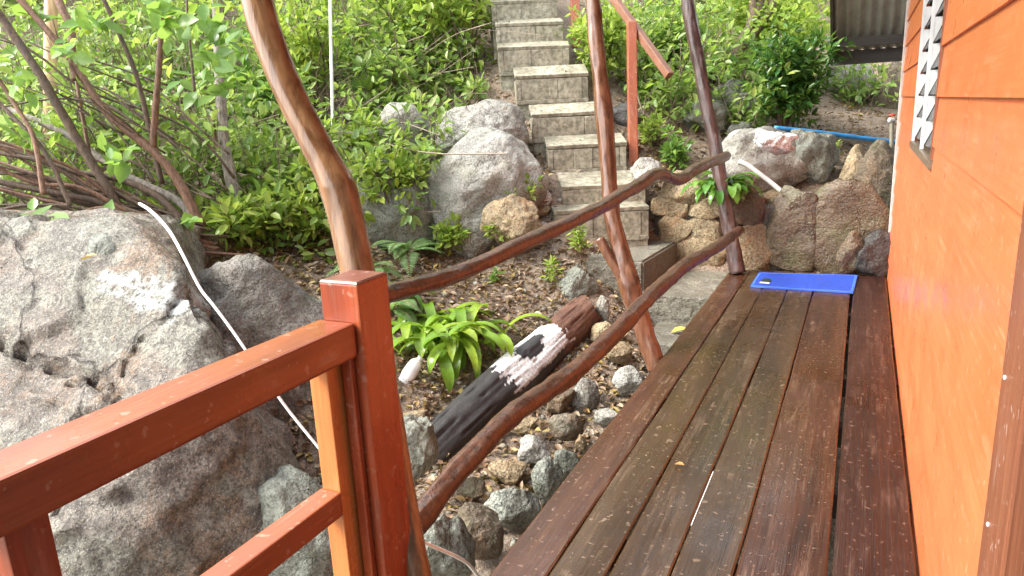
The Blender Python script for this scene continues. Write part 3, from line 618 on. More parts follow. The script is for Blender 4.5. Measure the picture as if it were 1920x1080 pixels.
# ------------------------------------------------------------------ boulders and rocks
BOULD = []
def rock(x0, y0, x1, y1, dep, mm, label, seed, name='rock', cat='rock', group=None, deep=.8, sub=4, cuts=9, rough=.16, sink=0.0):
    c = P((x0 + x1) / 2, (y0 + y1) / 2, dep); a = (x1 - x0) * dep / FPX / 2; h = (y1 - y0) * dep / FPX / 2
    rz = math.atan2(RT[1], RT[0]); V, F = rock_geo(sub, (a * 1.12, a * deep, h * 1.12), seed, cuts, rough, -rz if False else rz)
    V = V + c - A([0, 0, sink]); BOULD.append((c, a, a * deep))
    return tag(mesh(name, V, F, M[mm], smooth=True), label, cat, group)
# the great boulder behind the railing
V, F = ico(7); V = V.copy()
BASIS = A([RT, FW, [0, 0, 1]])                                    # local right, away, up
bc = P(60, 880, 4.6)
V *= (1 + .05 * fbm(V * 1.3 + 5, 41, 3))[:, None]
V = V * A([2.1, 1.5, 2.0])
loc = lambda p: BASIS @ (p - bc)
for pt_, n_ in ((P(120, 418, 4.15), (.04, .20, 1)), (P(305, 468, 4.1), (.55, .05, .8)), (P(120, 470, 3.95), (.1, -.45, 1)), (P(250, 820, 3.35), (.22, -1, .32)), (P(60, 560, 3.9), (-.1, -.8, .75)), (P(378, 590, 3.8), (1, .42, .40)), (P(512, 850, 3.45), (1, .25, .25)), (P(330, 1000, 3.1), (.35, -1, .12))):
    n_ = unit(A(n_, float)); s_ = V @ n_ - loc(pt_) @ n_; V -= np.where(s_ > 0, s_, 0)[:, None] * n_ * .985
D_r = unit(V)
st_ = lambda q, k: (np.floor(q) + np.clip((q - np.floor(q)) * k, 0, 1))                     # broken ledges
V += D_r * (.035 * fbm(V * 1.1 + 2, 42, 4) + .045 * st_(fbm(V * A([.9, .9, 1.6]) + 7, 54, 4) * 2.2, 6) + .020 * np.abs(fbm(V * 3.2 + 9, 44, 4)) + .012 * fbm(V * 9, 43, 4) + .006 * fbm(V * 26, 45, 4))[:, None]
for pt_, n_, wob, dp_, wd_, st_ in ((P(200, 728, 3.5), (.12, -.1, 1), .16, .07, .022, .05), (P(425, 900, 3.2), (1, -.2, .15), .08, .035, .012, .0), (P(330, 600, 3.8), (.9, 0, -.5), .16, .05, .02, .02)):
    nn = unit(A(n_, float)); q_ = V @ nn - loc(pt_) @ nn + wob * fbm(V * 1.5, 47, 4); V -= D_r * (dp_ * np.exp(-(q_ / wd_) ** 2) + st_ * (q_ < 0) * np.exp(-np.abs(q_) / .35))[:, None]
lv = loc(P(308, 560, 3.95)); e_ = BASIS @ unit(P(308, 560, 1) - A([0, 0, CAM_Z]))
dv = V - lv; dv = dv - (dv @ e_)[:, None] * e_
lm = np.clip((1 - np.sqrt((dv[:, 0] / .25) ** 2 + ((dv[:, 2] + .45 * dv[:, 0]) / .10) ** 2) + .5 * fbm(V * 6, 49, 4)) * 6, 0, 1)
gm = np.clip((.15 + fbm(V * 1.5 + 4, 52, 5) * 1.2) * 1.2 + .3, 0, 1)
V = V @ BASIS
tag(mesh('boulder', V + bc, F, M['boulder_big'], smooth=True, colors=np.c_[lm, gm, lm * 0]), 'huge brown granite boulder with pale lichen patches behind the red railing', 'boulder'); BOULD.append((bc, 1.7, 1.3))
rock(168, 442, 252, 548, 4.08, 'granite_green', 'small rounded greenish stone capping the huge boulder', 7, 'boulder', 'boulder', sub=5, deep=.9, cuts=4, rough=.07)
rock(366, 486, 700, 930, 4.7, 'granite', 'grey boulder between the huge boulder and the red railing post', 12, 'boulder', 'boulder', sub=6, cuts=7, rough=.08, deep=.8)
rock(505, 885, 720, 1200, 3.75, 'granite_green', 'pale greenish boulder under the red mid rail, lowest of the boulders there', 13, 'boulder', 'boulder', sub=5, deep=.8)
rock(745, 780, 822, 910, 3.65, 'granite_green', 'rounded green grey stone against the charred end of the log', 17, 'boulder', 'boulder', sub=5)
rock(770, 955, 880, 1120, 2.9, 'granite_green', 'mossy pale stone under the white cord beside the railing post', 19, 'boulder', 'boulder', sub=5)
# stones in the gully under the lower branch rail
GG = 'stones in the gully beside the deck'
for x0, y0, x1, y1, dep, mm, lab, cuts in [
    (848, 940, 946, 1048, 3.25, 'stone_brown', 'largest round brown stone in the gully, nearest the deck corner', 7), (916, 910, 1006, 998, 3.5, 'granite_green', 'rounded dark green grey stone touching the deck edge', 7),
    (856, 892, 912, 946, 3.75, 'stone_brown', 'small brown stone below the lower branch rail', 7), (994, 858, 1052, 948, 3.7, 'granite_green', 'angular pale green stone half hidden by the deck edge', 10),
    (1040, 838, 1088, 905, 3.85, 'granite_green', 'narrow green slab stone leaning at the deck edge', 10), (962, 818, 1030, 872, 4.1, 'granite_pale', 'pale stone with an orange side in the middle of the gully', 8),
    (918, 855, 988, 908, 3.95, 'stone_tan', 'flat orange tan stone in the leaf litter of the gully', 9), (1034, 768, 1092, 826, 4.3, 'stone_brown', 'round grey brown stone between pale stones in the gully', 6),
    (1078, 814, 1104, 852, 4.05, 'stone_tan', 'small orange tan stone by the deck edge', 9), (1108, 764, 1162, 802, 4.35, 'granite_pale', 'flat pale stone close to the deck edge in the gully', 9),
    (1020, 720, 1078, 774, 4.6, 'stone_brown', 'round olive stone right of the painted log', 6), (1068, 700, 1120, 778, 4.65, 'granite', 'dark grey upright stone right of the painted log', 7),
    (1148, 690, 1218, 745, 4.75, 'granite_pale', 'pale block stone under the foot of the forked post', 10), (1106, 598, 1160, 646, 5.25, 'stone_tan', 'cream and orange angular stone above the lower rail', 11),
    (1112, 558, 1148, 602, 5.45, 'granite_pale', 'pale pointed stone beside the log end', 9), (756, 765, 806, 808, 4.3, 'stone_tan', 'flat pinkish stone left of the charred log', 11),
    (960, 775, 1010, 812, 4.35, 'stone_tan', 'small flat brown tan stone touching the lower rail', 9), (1130, 640, 1188, 685, 5.0, 'stone_tan', 'ochre stone next to the lower steps', 9)]:
    rock(x0, y0, x1, y1, dep, mm, lab, int(x0 * 3 + y0), 'stone', 'stone', GG, sub=5, cuts=cuts + 5, rough=.10)
rock(1050, 500, 1124, 576, 5.75, 'granite_green', 'mottled green stone beside the stone slab of the stairs', 61, 'rock', 'rock', sub=5)
# boulders left of the stairs
rock(822, 190, 982, 312, 6.9, 'granite_pale', 'pale upper boulder left of the stairs', 71, 'boulder', 'boulder', sub=6, cuts=5, rough=.09)
rock(806, 262, 1018, 495, 6.42, 'granite_pale', 'largest grey boulder left of the stairs', 76, 'boulder', 'boulder', sub=6, cuts=6, rough=.08)
rock(914, 378, 1010, 466, 6.0, 'stone_tan', 'tan block boulder at the foot of the largest grey boulder by the stairs', 77, 'boulder', 'boulder', sub=5)
rock(998, 352, 1032, 392, 6.5, 'stone_white', 'small cream stone wedged against the stairs, uppermost of three', 80, 'stone', 'stone')
rock(992, 386, 1032, 420, 6.4, 'stone_tan', 'cream stone wedged against the stairs, middle of three', 81, 'stone', 'stone')
rock(1000, 416, 1030, 440, 6.3, 'stone_white', 'white stone wedged against the stairs, lowest of three', 82, 'stone', 'stone')
rock(690, 204, 812, 300, 6.95, 'granite_pale', 'pale grey boulder behind the yellow green bush', 84, 'boulder', 'boulder', sub=5)
rock(640, 305, 808, 512, 6.3, 'granite_green', 'grey green boulder with a mossy foot below the yellow green bush', 88, 'boulder', 'boulder', sub=6, cuts=6, rough=.09)
rock(450, 240, 520, 300, 8.2, 'stone_brown', 'brown boulder half buried in the undergrowth by the grey trunk', 87, 'boulder', 'boulder')
rock(130, 215, 250, 310, 7.6, 'granite_pale', 'pale boulder showing through the bare branches', 88, 'boulder', 'boulder')
# boulders right of the stairs
rock(1334, 150, 1414, 245, 7.6, 'granite_green', 'smooth green grey boulder, taller of the two behind the far post', 91, 'boulder', 'boulder', sub=5)
rock(1276, 172, 1372, 266, 7.3, 'granite_green', 'broad grey boulder directly behind the far post', 92, 'boulder', 'boulder', sub=5)
rock(1370, 230, 1418, 264, 7.1, 'granite_green', 'small smooth stone left of the white painted rock', 93, 'stone', 'stone')
rock(1312, 250, 1512, 390, 6.5, 'granite_pale', 'long low grey boulder above the stone wall', 94, 'boulder', 'boulder', sub=5, deep=.5)
rock(1412, 240, 1482, 292, 5.98, 'stone_white', 'jagged white painted rock under the dark leafy bush', 95, 'rock', 'rock', sub=5, cuts=14, rough=.3)
rock(1466, 250, 1562, 360, 6.5, 'granite_green', 'greenish boulder below the blue pipe', 96, 'boulder', 'boulder', sub=5)
rock(1578, 280, 1644, 420, 6.2, 'stone_tan', 'tan upright slab stone, left one of the leaning pair by the house corner', 97, 'boulder', 'boulder', sub=5, cuts=6, rough=.07)
rock(1602, 282, 1690, 500, 6.05, 'stone_brown', 'broad brown upright boulder beside the standpipe at the house corner', 98, 'boulder', 'boulder', sub=5, cuts=5, rough=.07)
rock(1552, 112, 1640, 215, 9.0, 'granite_pale', 'pale boulder in shade under the corrugated back roof', 99, 'boulder', 'boulder', sub=5)
rock(1620, 130, 1720, 260, 8.8, 'stone_brown', 'dark brown boulder in shade behind the house corner', 100, 'boulder', 'boulder', sub=5)
rock(1140, 200, 1218, 256, 7.3, 'stone_dark', 'black rock behind the orange handrail post', 101, 'rock', 'rock')
rock(1184, 300, 1246, 350, 6.36, 'granite_pale', 'pale rough rubble block between the stairs and the stone wall', 102, 'rock', 'rock', cuts=12)
rock(1240, 330, 1320, 400, 6.45, 'stone_tan', 'tan rock on top of the stone wall behind the upper rail', 103, 'rock', 'rock')
rock(1420, 352, 1500, 420, 6.25, 'stone_tan', 'rough ochre rock capping the stone wall under the pale grey hose', 104, 'rock', 'rock')
rock(1500, 362, 1590, 430, 6.3, 'stone_dark', 'dark rock standing in for the shaded hole above the stone wall left of the leaning slabs', 106, 'rock', 'rock')  # near-black rock colour stands in for the deep shade of a hole

rock(1575, 440, 1635, 520, 5.8, 'stone_brown', 'damp brown rock at the foot of the leaning slabs behind the doormat', 107, 'rock', 'rock')
rock(1612, 440, 1690, 525, 5.74, 'stone_dark', 'dark wet rock at the foot of the standpipe', 108, 'rock', 'rock')

# ------------------------------------------------------------------ charred and painted log
l0, l1 = P(796, 862, 4.2), P(1098, 582, 5.5); ax = unit(l1 - l0); n, seg = 190, 84
tt = np.linspace(0, 1, n); side = unit(np.cross(ax, A([0, 0, 1]))); upv = np.cross(side, ax)
a = np.linspace(0, 2 * np.pi, seg, endpoint=False); TT, AA = np.meshgrid(tt, a, indexing='ij'); LL = np.linalg.norm(l1 - l0)
q = np.c_[np.cos(AA).ravel() * 1.1, np.sin(AA).ravel() * 1.1, TT.ravel() * 2.2]
R2 = .165 * (1 - .16 * TT.ravel()) * (1 + .10 * fbm(q, 6, 3) + .025 * fbm(q * A([5, 5, 1.6]), 7, 3))
warp = .16 * fbm(np.c_[TT.ravel() * 3, np.zeros(n * seg), np.zeros(n * seg)], 8, 3)
for ac, dp, wdg in ((1.75, .30, .022), (1.2, .10, .015), (.6, .13, .018), (2.35, .18, .022), (.15, .12, .018), (2.9, .12, .02)):
    R2 *= 1 - dp * np.exp(-(((AA.ravel() - ac + warp * (1 + ac * .3) + np.pi) % (2 * np.pi) - np.pi) / wdg) ** 2)
R2 *= 1 - .045 * np.abs(fbm(np.c_[np.cos(AA).ravel() * 7, np.sin(AA).ravel() * 7, TT.ravel() * 3], 19, 3))
endn = .03 * fbm(np.c_[np.cos(AA).ravel() * 2, np.sin(AA).ravel() * 2, np.zeros(n * seg)], 10, 3)
Ta = (TT.ravel() + endn * (np.abs(TT.ravel() - .5) * 2) ** 4) * LL
LV = l0 + Ta[:, None] * ax + R2[:, None] * (np.cos(AA).ravel()[:, None] * side + np.sin(AA).ravel()[:, None] * upv)
LF = [[i * seg + j, i * seg + (j + 1) % seg, (i + 1) * seg + (j + 1) % seg, (i + 1) * seg + j] for i in range(n - 1) for j in range(seg)] + [list(range(seg))[::-1], [(n - 1) * seg + j for j in range(seg)]]
ec = fbm(np.c_[LV * 14], 12, 4)
char = A([.014, .012, .012]) + .012 * (ec[:, None] + 1) * A([1, .95, .9]); brown = A([.13, .058, .034]) + .04 * ec[:, None] * A([1, .6, .4])
t1 = TT.ravel() + .035 * ec + .03 * fbm(np.c_[np.cos(AA).ravel() * 5, np.sin(AA).ravel() * 5, TT.ravel() * 2], 23, 3); kk = np.clip((t1 - .70) / .06, 0, 1)[:, None]; colr = char * (1 - kk) + brown * kk
wmask = ((t1 > .40) & (t1 < .75) & (AA.ravel() > .05 + .1 * ec) & (AA.ravel() < 2.6)).astype(float)[:, None]
colr = colr * (1 - wmask) + (A([.76, .77, .77]) - .42 * np.clip(ec - .35, 0, 1)[:, None]) * wmask
sp = ((((t1 - .575) / .085) ** 2 + ((AA.ravel() - 1.3) / .55) ** 2 + .25 * ec) < 1).astype(float)[:, None]; colr = colr * (1 - sp) + A([.022, .022, .024]) * sp
tag(mesh('log', LV, LF, M['log'], smooth=True, colors=colr), 'charred log with a white painted patch and black spot lying in the gully', 'log')

# ------------------------------------------------------------------ pipes, hoses, small things
V, F = pxtube([(262, 382), (278, 392), (300, 412), (322, 440), (345, 482), (375, 540), (400, 572), (430, 612), (460, 655), (500, 712), (540, 768), (585, 824), (640, 890)], [6, 6.5, 6, 5.5, 5.5, 5.5, 5.5, 5.5], [3.5, 3.3, 3.05, 2.95, 2.9, 2.9, 2.9], seg=10, n=90)
tag(mesh('hose', V, F, M['white_hose'], smooth=True), 'white plastic hose hanging down across the boulders', 'hose')
V, F = pxtube([(772, 1000), (786, 1012), (806, 1022), (832, 1033), (856, 1044), (876, 1056), (892, 1074), (910, 1098), (935, 1130)], [6, 7, 7, 7], [2.0, 2.4, 2.75], seg=8, n=60)
tag(mesh('cord', V, F, M['white_hose'], smooth=True), 'white cord tied at the foot of the railing post and trailing under the deck', 'cord')
V, F = pxtube([(1452, 240), (1530, 248), (1600, 257), (1690, 268)], [9, 9], [6.5, 6.6], seg=12, n=40)
tag(mesh('water_pipe', V, F, M['blue_pipe'], smooth=True), 'blue plastic water pipe running to the house corner', 'pipe')
V, F = pxtube([(1385, 302), (1405, 312), (1432, 332), (1455, 350), (1472, 365)], [9, 9], [6.25, 6.15], seg=10, n=40)
tag(mesh('hose', V, F, M['white_hose'], smooth=True), 'short pale grey hose curving over the stone wall', 'hose')
sp_ = empty('standpipe', P(1668, 500, 5.95), 'grey standpipe with a red tap handle at the house corner', 'standpipe')
V, F = pxtube([(1672, 222), (1671, 300), (1667, 400), (1662, 520)], [8, 8], 5.95, seg=12, n=20); mesh('pipe', V, F, M['grey_pipe'], sp_, smooth=True)
V, F = pxtube([(1666, 226), (1677, 226)], [11, 11], 5.95, seg=12, n=6); mesh('tap', V, F, M['grey_metal'], sp_, smooth=True)
V, F = ico(3); mesh('tap_handle', V * A([.028, .028, .012]) + P(1673, 216, 5.95), F, M['red_plastic'], sp_, smooth=True)
V, F = pxtube([(619, -20), (620, 60), (622, 150), (624, 240)], [6, 6], 6.9, seg=6, n=20)
tag(mesh('cord', V, F, M['white_hose'], smooth=True), 'thin white cord hanging straight down in the undergrowth', 'cord')
h_ = empty('handrail', P(1186, 288, 6.85), 'stair handrail of orange posts and a sloping brown bar', 'handrail')
for pp, th, dp in (([(1184, 40), (1186, 290), (1187, 320)], 17, 6.85), ([(1076, -60), (1079, 60), (1080, 90)], 16, 7.9)):
    a_, b_ = P(*pp[0], dp), P(*pp[-1], dp); wz = th * dp / FPX; m = MB(); m.frame_box(b_ - RT * wz / 2 - FW * wz / 2, RT * wz, FW * wz, a_ - b_, .008); m.build('post', M['orange_post'], h_)
a_, b_ = P(1100, -75, 7.3), P(1256, 141, 6.62); e_ = b_ - a_; zz = unit(np.cross(np.cross(e_, A([0, 0, 1])), e_)); xx = unit(np.cross(e_, zz)); m = MB(); m.frame_box(a_ - xx * .035 - zz * .04, xx * .07, e_, zz * .07, .006)
m.build('rail', M['handrail_wood'], h_)
V, F = pxtube([(97, -30), (94, 120), (92, 292)], [22, 22], 6.3, seg=16, n=40, rough=.04, seed=5)
tag(mesh('wooden_pole', V, F, M['tan_pole'], smooth=True), 'straight tan peeled pole standing among the bare branches', 'pole')
# bottle by the bromeliad
bo = empty('plastic_bottle', P(770, 712, 4.75), 'pale empty plastic bottle leaning beside the bromeliad clump', 'bottle')
V, F = pxtube([(757, 716), (766, 703), (774, 690), (781, 681), (786, 675)], [24, 27, 26, 24, 14], 4.72, seg=16, n=24, rough=.06, seed=9); mesh('body', V, F, M['white_paint'], bo, smooth=True)
V, F = pxtube([(786, 675), (790, 669)], [12, 12], 4.72, seg=12, n=4); mesh('cap', V, F, M['white_hose'], bo, smooth=True)

# ------------------------------------------------------------------ leaves
def leaf_geo(Pb, D, Nn, L, Wd, fold=.18, droop=.12):
    D = unit(D); S = unit(np.cross(D, Nn)); Nn = np.cross(S, D); L = L[:, None]; Wd = Wd[:, None]
    def pt(t, s, up, dr): return Pb + D * L * t + S * Wd * s * .5 + Nn * (up * fold * Wd - dr * droop * L)
    V = np.stack([pt(0, 0, 0, 0), pt(.28, .9, 1, .05), pt(.62, .86, 1, .4), pt(1, 0, 0, 1), pt(.62, -.86, 1, .4), pt(.28, -.9, 1, .05)], 1).reshape(-1, 3)
    b = np.arange(len(Pb)) * 6
    F = np.r_[np.stack([b, b + 1, b + 2, b + 3], 1), np.stack([b, b + 3, b + 4, b + 5], 1)]
    return V, F
def clusters(C, out, rg, nl=(5, 9), ll=.08, ar=.5, spread=1.0, up=.9):
    """rosettes of leaves at twig ends; out = direction the twig points to"""
    k = rg.randint(nl[0], nl[1] + 1, len(C)); idx = np.repeat(np.arange(len(C)), k); N = len(idx)
    rnd = unit(rg.normal(size=(N, 3))); D = unit(out[idx] * .55 + rnd * spread + A([0, 0, .10]))
    Nn = unit(A([0, 0, up]) + rg.normal(size=(N, 3)) * .45 + out[idx] * .25)
    L = ll * rg.uniform(.55, 1.25, N); return leaf_geo(C[idx] + D * L[:, None] * .15 + rnd * ll * .25, D, Nn, L, L * ar * rg.uniform(.8, 1.15, N), droop=.2)
def plant(base, hgt, rad, ncl, ll, mm, seed, label, name='shrub', cat='shrub', group=None, stems=9, lean=(0, 0), ar=.5, nl=(5, 9), stem_m='branch', sr=.009, low=.25, scat=.6):
    rg = np.random.RandomState(seed); base = A(base, float); E_ = empty(name, base, label, cat, group)
    sm = MB(); tips = []
    for k in range(stems):
        an = rg.uniform(0, 6.28); r = rad * math.sqrt(rg.uniform(.05, 1)); h = hgt * rg.uniform(.6, 1.0) * (1 - .25 * (r / rad) ** 2)
        tip = base + A([math.cos(an) * r + lean[0] * h, math.sin(an) * r + lean[1] * h, h])
        md = base * .5 + tip * .5 + A([-(tip - base)[0] * .25, -(tip - base)[1] * .25, 0]) + rg.normal(size=3) * .05 * hgt
        pth = resample([base + rg.normal(size=3) * A([.03, .03, 0]) * rad * 2 - A([0, 0, .05]), md, tip], 9)
        sm.tube(pth, np.linspace(sr, sr * .35, 9), seg=6); tips.append(pth)
    sm.build('stems', M[stem_m], E_, smooth=True)
    tp = A(tips); k = rg.randint(0, stems, ncl); t = rg.uniform(low, 1, ncl) ** .7 * 8; i = np.minimum(t.astype(int), 7); f = (t - i)[:, None]
    C = tp[k, i] * (1 - f) + tp[k, i + 1] * f
    offs = unit(rg.normal(size=(ncl, 3))) * (rg.uniform(.1, 1, ncl) ** .6)[:, None] * rad * scat * A([1, 1, .6])
    C = C + offs; out = unit(offs + (C - base) * .4 + A([0, 0, .05]))
    V, F = clusters(C, out, rg, nl, ll, ar); mesh('foliage', V, F, M[mm], E_); return E_
def strap_plant(base, nleaf, ll, wid, mm, seed, label, arch=1.0, name='bromeliad', offs=.10, aspread=(.25, 1.0)):
    rg = np.random.RandomState(seed); V, F, nv = [], [], 0; base = A(base, float)
    E_ = empty(name, base, label, 'plant')
    for k in range(nleaf):
        an = rg.uniform(0, 6.28); e0 = rg.uniform(*aspread) * 1.35; L = ll * rg.uniform(.65, 1.1); w0 = wid * rg.uniform(.8, 1.15)
        h = A([math.cos(an), math.sin(an), 0]); sd = A([-math.sin(an), math.cos(an), 0]); p = base + A([rg.normal() * offs, rg.normal() * offs, .02]); n = 11; el = e0
        for i in range(n):
            t = i / (n - 1); wv = w0 * (.75 + .5 * t) * (1 - max(0, (t - .68) / .32) ** 2.2 * .97) * .5
            nrm = -h * math.sin(el) + A([0, 0, 1]) * math.cos(el)
            V += [p - sd * wv + nrm * wv * .35, p, p + sd * wv + nrm * wv * .35]
            if i < n - 1: b = nv + i * 3; F += [[b, b + 1, b + 4, b + 3], [b + 1, b + 2, b + 5, b + 4]]
            p = p + (h * math.cos(el) + A([0, 0, 1]) * math.sin(el)) * L / (n - 1); el -= arch * (1.3 + .5 * rg.rand()) / (n - 1) * (1 + t)
        nv += n * 3
    mesh('leaves', A(V), A(F), M[mm], E_, smooth=True); return E_
def ground_pt(px, py, dep):
    p = P(px, py, dep); p[2] = tz(p[0], p[1])[0]; return p

gb = P(836, 648, 5.1)
for k, (dx, dy) in enumerate(((-.20, .0), (.10, .02), (-.06, .16), (-.05, -.14), (.2, .12))): pass
E1 = strap_plant(gb, 105, .52, .068, 'leaf_brom', 3, 'lush yellow green bromeliad clump with strap leaves above the log', 1.05, offs=.15, aspread=(.3, 1.05))
strap_plant(P(1354, 364, 6.15), 60, .36, .058, 'leaf_brom_dark', 5, 'green strap leaved plant on the stone wall behind the far post', 1.0, name='strap_leaf_plant', offs=.06, aspread=(.3, 1.05))
strap_plant(P(762, 560, 5.5), 16, .34, .045, 'leaf_mid', 8, 'small strap leaved plant behind the upper rail near the red post', 1.1, name='strap_leaf_plant', offs=.05)
# ferns
def fern(base, nf, fl, seed, label):
    rg = np.random.RandomState(seed); base = A(base, float); E_ = empty('fern', base, label, 'fern'); PB, DD, NN, LL_ = [], [], [], []; sm = MB()
    for k in range(nf):
        an = rg.uniform(0, 6.28); el = rg.uniform(.5, 1.15); L = fl * rg.uniform(.6, 1.1); h = A([math.cos(an), math.sin(an), 0]); p = base.copy(); pts = []; sd = A([-math.sin(an), math.cos(an), 0])
        for i in range(24):
            t = i / 23; d_ = h * math.cos(el) + A([0, 0, 1]) * math.sin(el); pts.append(p.copy())
            if i > 3:
                pl = L * .26 * math.sin(min(1, (1 - t) * 1.25 + .05) * 1.5) * min(1, t * 3)
                for s in (-1, 1): PB.append(p.copy()); DD.append(sd * s + d_ * .45); NN.append(-h * math.sin(el) + A([0, 0, math.cos(el) + .2])); LL_.append(pl)
            p = p + d_ * L / 23; el -= 1.7 / 23
        sm.tube(pts[::3], .003, seg=4)
    sm.build('stems', M['branch_red'], E_); L = A(LL_); V, F = leaf_geo(A(PB), A(DD), A(NN), L, np.minimum(L * .3, .016) + .004, droop=.1); mesh('fronds', V, F, M['leaf_fern'], E_)
fern(P(765, 478, 6.0), 14, .52, 2, 'pale green fern at the foot of the mossy boulder')
fern(P(690, 512, 5.6), 10, .4, 6, 'pale fern tucked behind the curved trunk post')
fern(P(735, 585, 5.35), 9, .36, 9, 'fern just above the bromeliad beside the red post')

# named shrubs
plant(P(735, 385, 6.12), .55, .36, 120, .085, 'leaf_yellow', 31, 'bright yellow green bush draped over the grey boulders', stems=12)
plant(ground_pt(690, 300, 6.9) + A([0, 0, .2]), .6, .4, 90, .095, 'leaf_yellow', 32, 'fresh green bush between the curved trunk post and the pale boulder', stems=10)
plant(ground_pt(560, 470, 5.9), .5, .5, 85, .105, 'leaf_yellow', 33, 'dense low green shrub left of the curved trunk post', stems=14)
plant(ground_pt(450, 450, 5.8), .45, .42, 55, .105, 'leaf_yellow', 34, 'low leafy shrub between the grey boulder and the bare branch butts', stems=10)
plant(ground_pt(600, 440, 6.4), .7, .45, 110, .10, 'leaf_yellow', 35, 'leafy shrub rising directly behind the curved trunk post', stems=12)
plant(ground_pt(1468, 270, 7.3), 1.25, .40, 360, .10, 'leaf_deep', 36, 'dark glossy bush above the white painted rock', stems=14, ar=.42, sr=.012)
plant(ground_pt(1470, 130, 8.5), 1.3, .5, 300, .10, 'leaf_yellow', 37, 'sunlit yellow green bush left of the corrugated roof', stems=12)
plant(ground_pt(1130, 180, 7.6), .95, .36, 200, .085, 'leaf_yellow', 38, 'bright bush between the stairs and the orange handrail post', stems=10)
plant(ground_pt(1260, 130, 8.2), .95, .5, 230, .085, 'leaf_mass', 39, 'bright bush under the sloping handrail bar', stems=12)
plant(ground_pt(1400, 90, 9.0), 1.2, .6, 300, .09, 'leaf_yellow', 40, 'bright bush between the far post and the dark glossy bush', stems=12)
plant(ground_pt(1225, 262, 7.0), .35, .16, 34, .07, 'leaf_yellow', 41, 'small seedling bush right of the orange handrail post', stems=6, sr=.004)
plant(ground_pt(1270, 300, 6.8), .38, .18, 40, .075, 'leaf_mid', 42, 'young plant with upright leaves left of the far post', stems=7, sr=.004)
plant(ground_pt(1545, 292, 6.75), .22, .12, 26, .05, 'leaf_yellow', 43, 'tiny bright plant under the blue pipe', stems=5, sr=.003)
plant(P(1490, 345, 6.45), .28, .12, 28, .05, 'leaf_mid', 44, 'small weed growing against the greenish boulder below the blue pipe', stems=5, sr=.003)
plant(P(900, 310, 6.35), .2, .07, 10, .06, 'leaf_yellow', 45, 'thin seedling in front of the largest grey boulder', stems=3, sr=.003)
plant(P(985, 378, 6.2), .2, .13, 18, .07, 'leaf_yellow', 46, 'yellowing seedling beside the cream stones by the stairs', stems=4, sr=.003)
plant(P(835, 472, 6.1), .25, .16, 30, .08, 'leaf_yellow', 47, 'small yellow green plant below the largest grey boulder', stems=5, sr=.003)
plant(P(935, 452, 6.0), .22, .1, 16, .08, 'leaf_yellow', 48, 'yellow seedling in front of the tan block boulder', stems=4, sr=.003)
plant(P(1030, 530, 5.8), .16, .07, 9, .06, 'leaf_yellow', 49, 'seedling in leaf litter beside the mottled green stone', stems=3, sr=.002)
plant(P(1090, 485, 5.85), .28, .05, 14, .06, 'leaf_yellow', 50, 'upright seedling against the corner of the stone slab', stems=3, sr=.003)
plant(P(930, 530, 5.8), .1, .06, 8, .05, 'leaf_mid', 51, 'tiny seedling in leaf litter above the upper rail', stems=3, sr=.002)
plant(ground_pt(590, 190, 7.6), 1.9, .55, 120, .115, 'leaf_yellow', 61, 'tall airy sapling behind the curved trunk post, right of the hanging cord', name='sapling', cat='sapling', stems=9, sr=.013, low=.4)
plant(ground_pt(770, 140, 8.2), 1.7, .6, 130, .115, 'leaf_yellow', 62, 'tall airy yellow green sapling halfway between the hanging cord and the stairs', name='sapling', cat='sapling', stems=9, sr=.012, low=.35)
plant(ground_pt(880, 120, 8.0), 1.5, .42, 110, .11, 'leaf_yellow', 63, 'bushy yellow green sapling hanging over the left edge of the upper stairs', name='sapling', cat='sapling', stems=8, sr=.011, low=.2)
plant(ground_pt(500, 240, 7.3), 1.6, .5, 90, .115, 'leaf_mid', 64, 'thin stemmed sapling between the slim grey trunk and the curved trunk post', name='sapling', cat='sapling', stems=8, sr=.013, low=.4)
plant(ground_pt(690, 230, 7.5), 1.2, .45, 80, .11, 'leaf_mass', 65, 'loose sapling just uphill of the pale grey boulder behind the yellow green bush', name='sapling', cat='sapling', stems=7, sr=.011, low=.3)
# broad leaved sprig on the big boulder
rg = np.random.RandomState(71); sg = empty('broadleaf_sprig', P(70, 440, 4.4), 'sprig of large round light green leaves above the huge boulder', 'plant')
V, F = pxtube([(30, 470), (55, 430), (62, 405)], [7, 5], 4.4, seg=6, n=10); mesh('stem', V, F, M['branch'], sg)
PB = A([P(x, y, 4.4) for x, y in ((60, 402), (55, 410), (75, 412), (62, 395), (70, 420), (60, 415))]); TP = A([P(x, y, d) for x, y, d in ((8, 412, 4.25), (38, 438, 4.2), (130, 410, 4.3), (62, 368, 4.45), (75, 432, 4.15), (95, 380, 4.5))])
L = np.linalg.norm(TP - PB, axis=1); V, F = leaf_geo(PB, TP - PB, np.repeat([[.1, -.35, 1.0]], 6, 0), L, L * .62, .1, .1); mesh('foliage', V, F, M['leaf_broad'], sg)

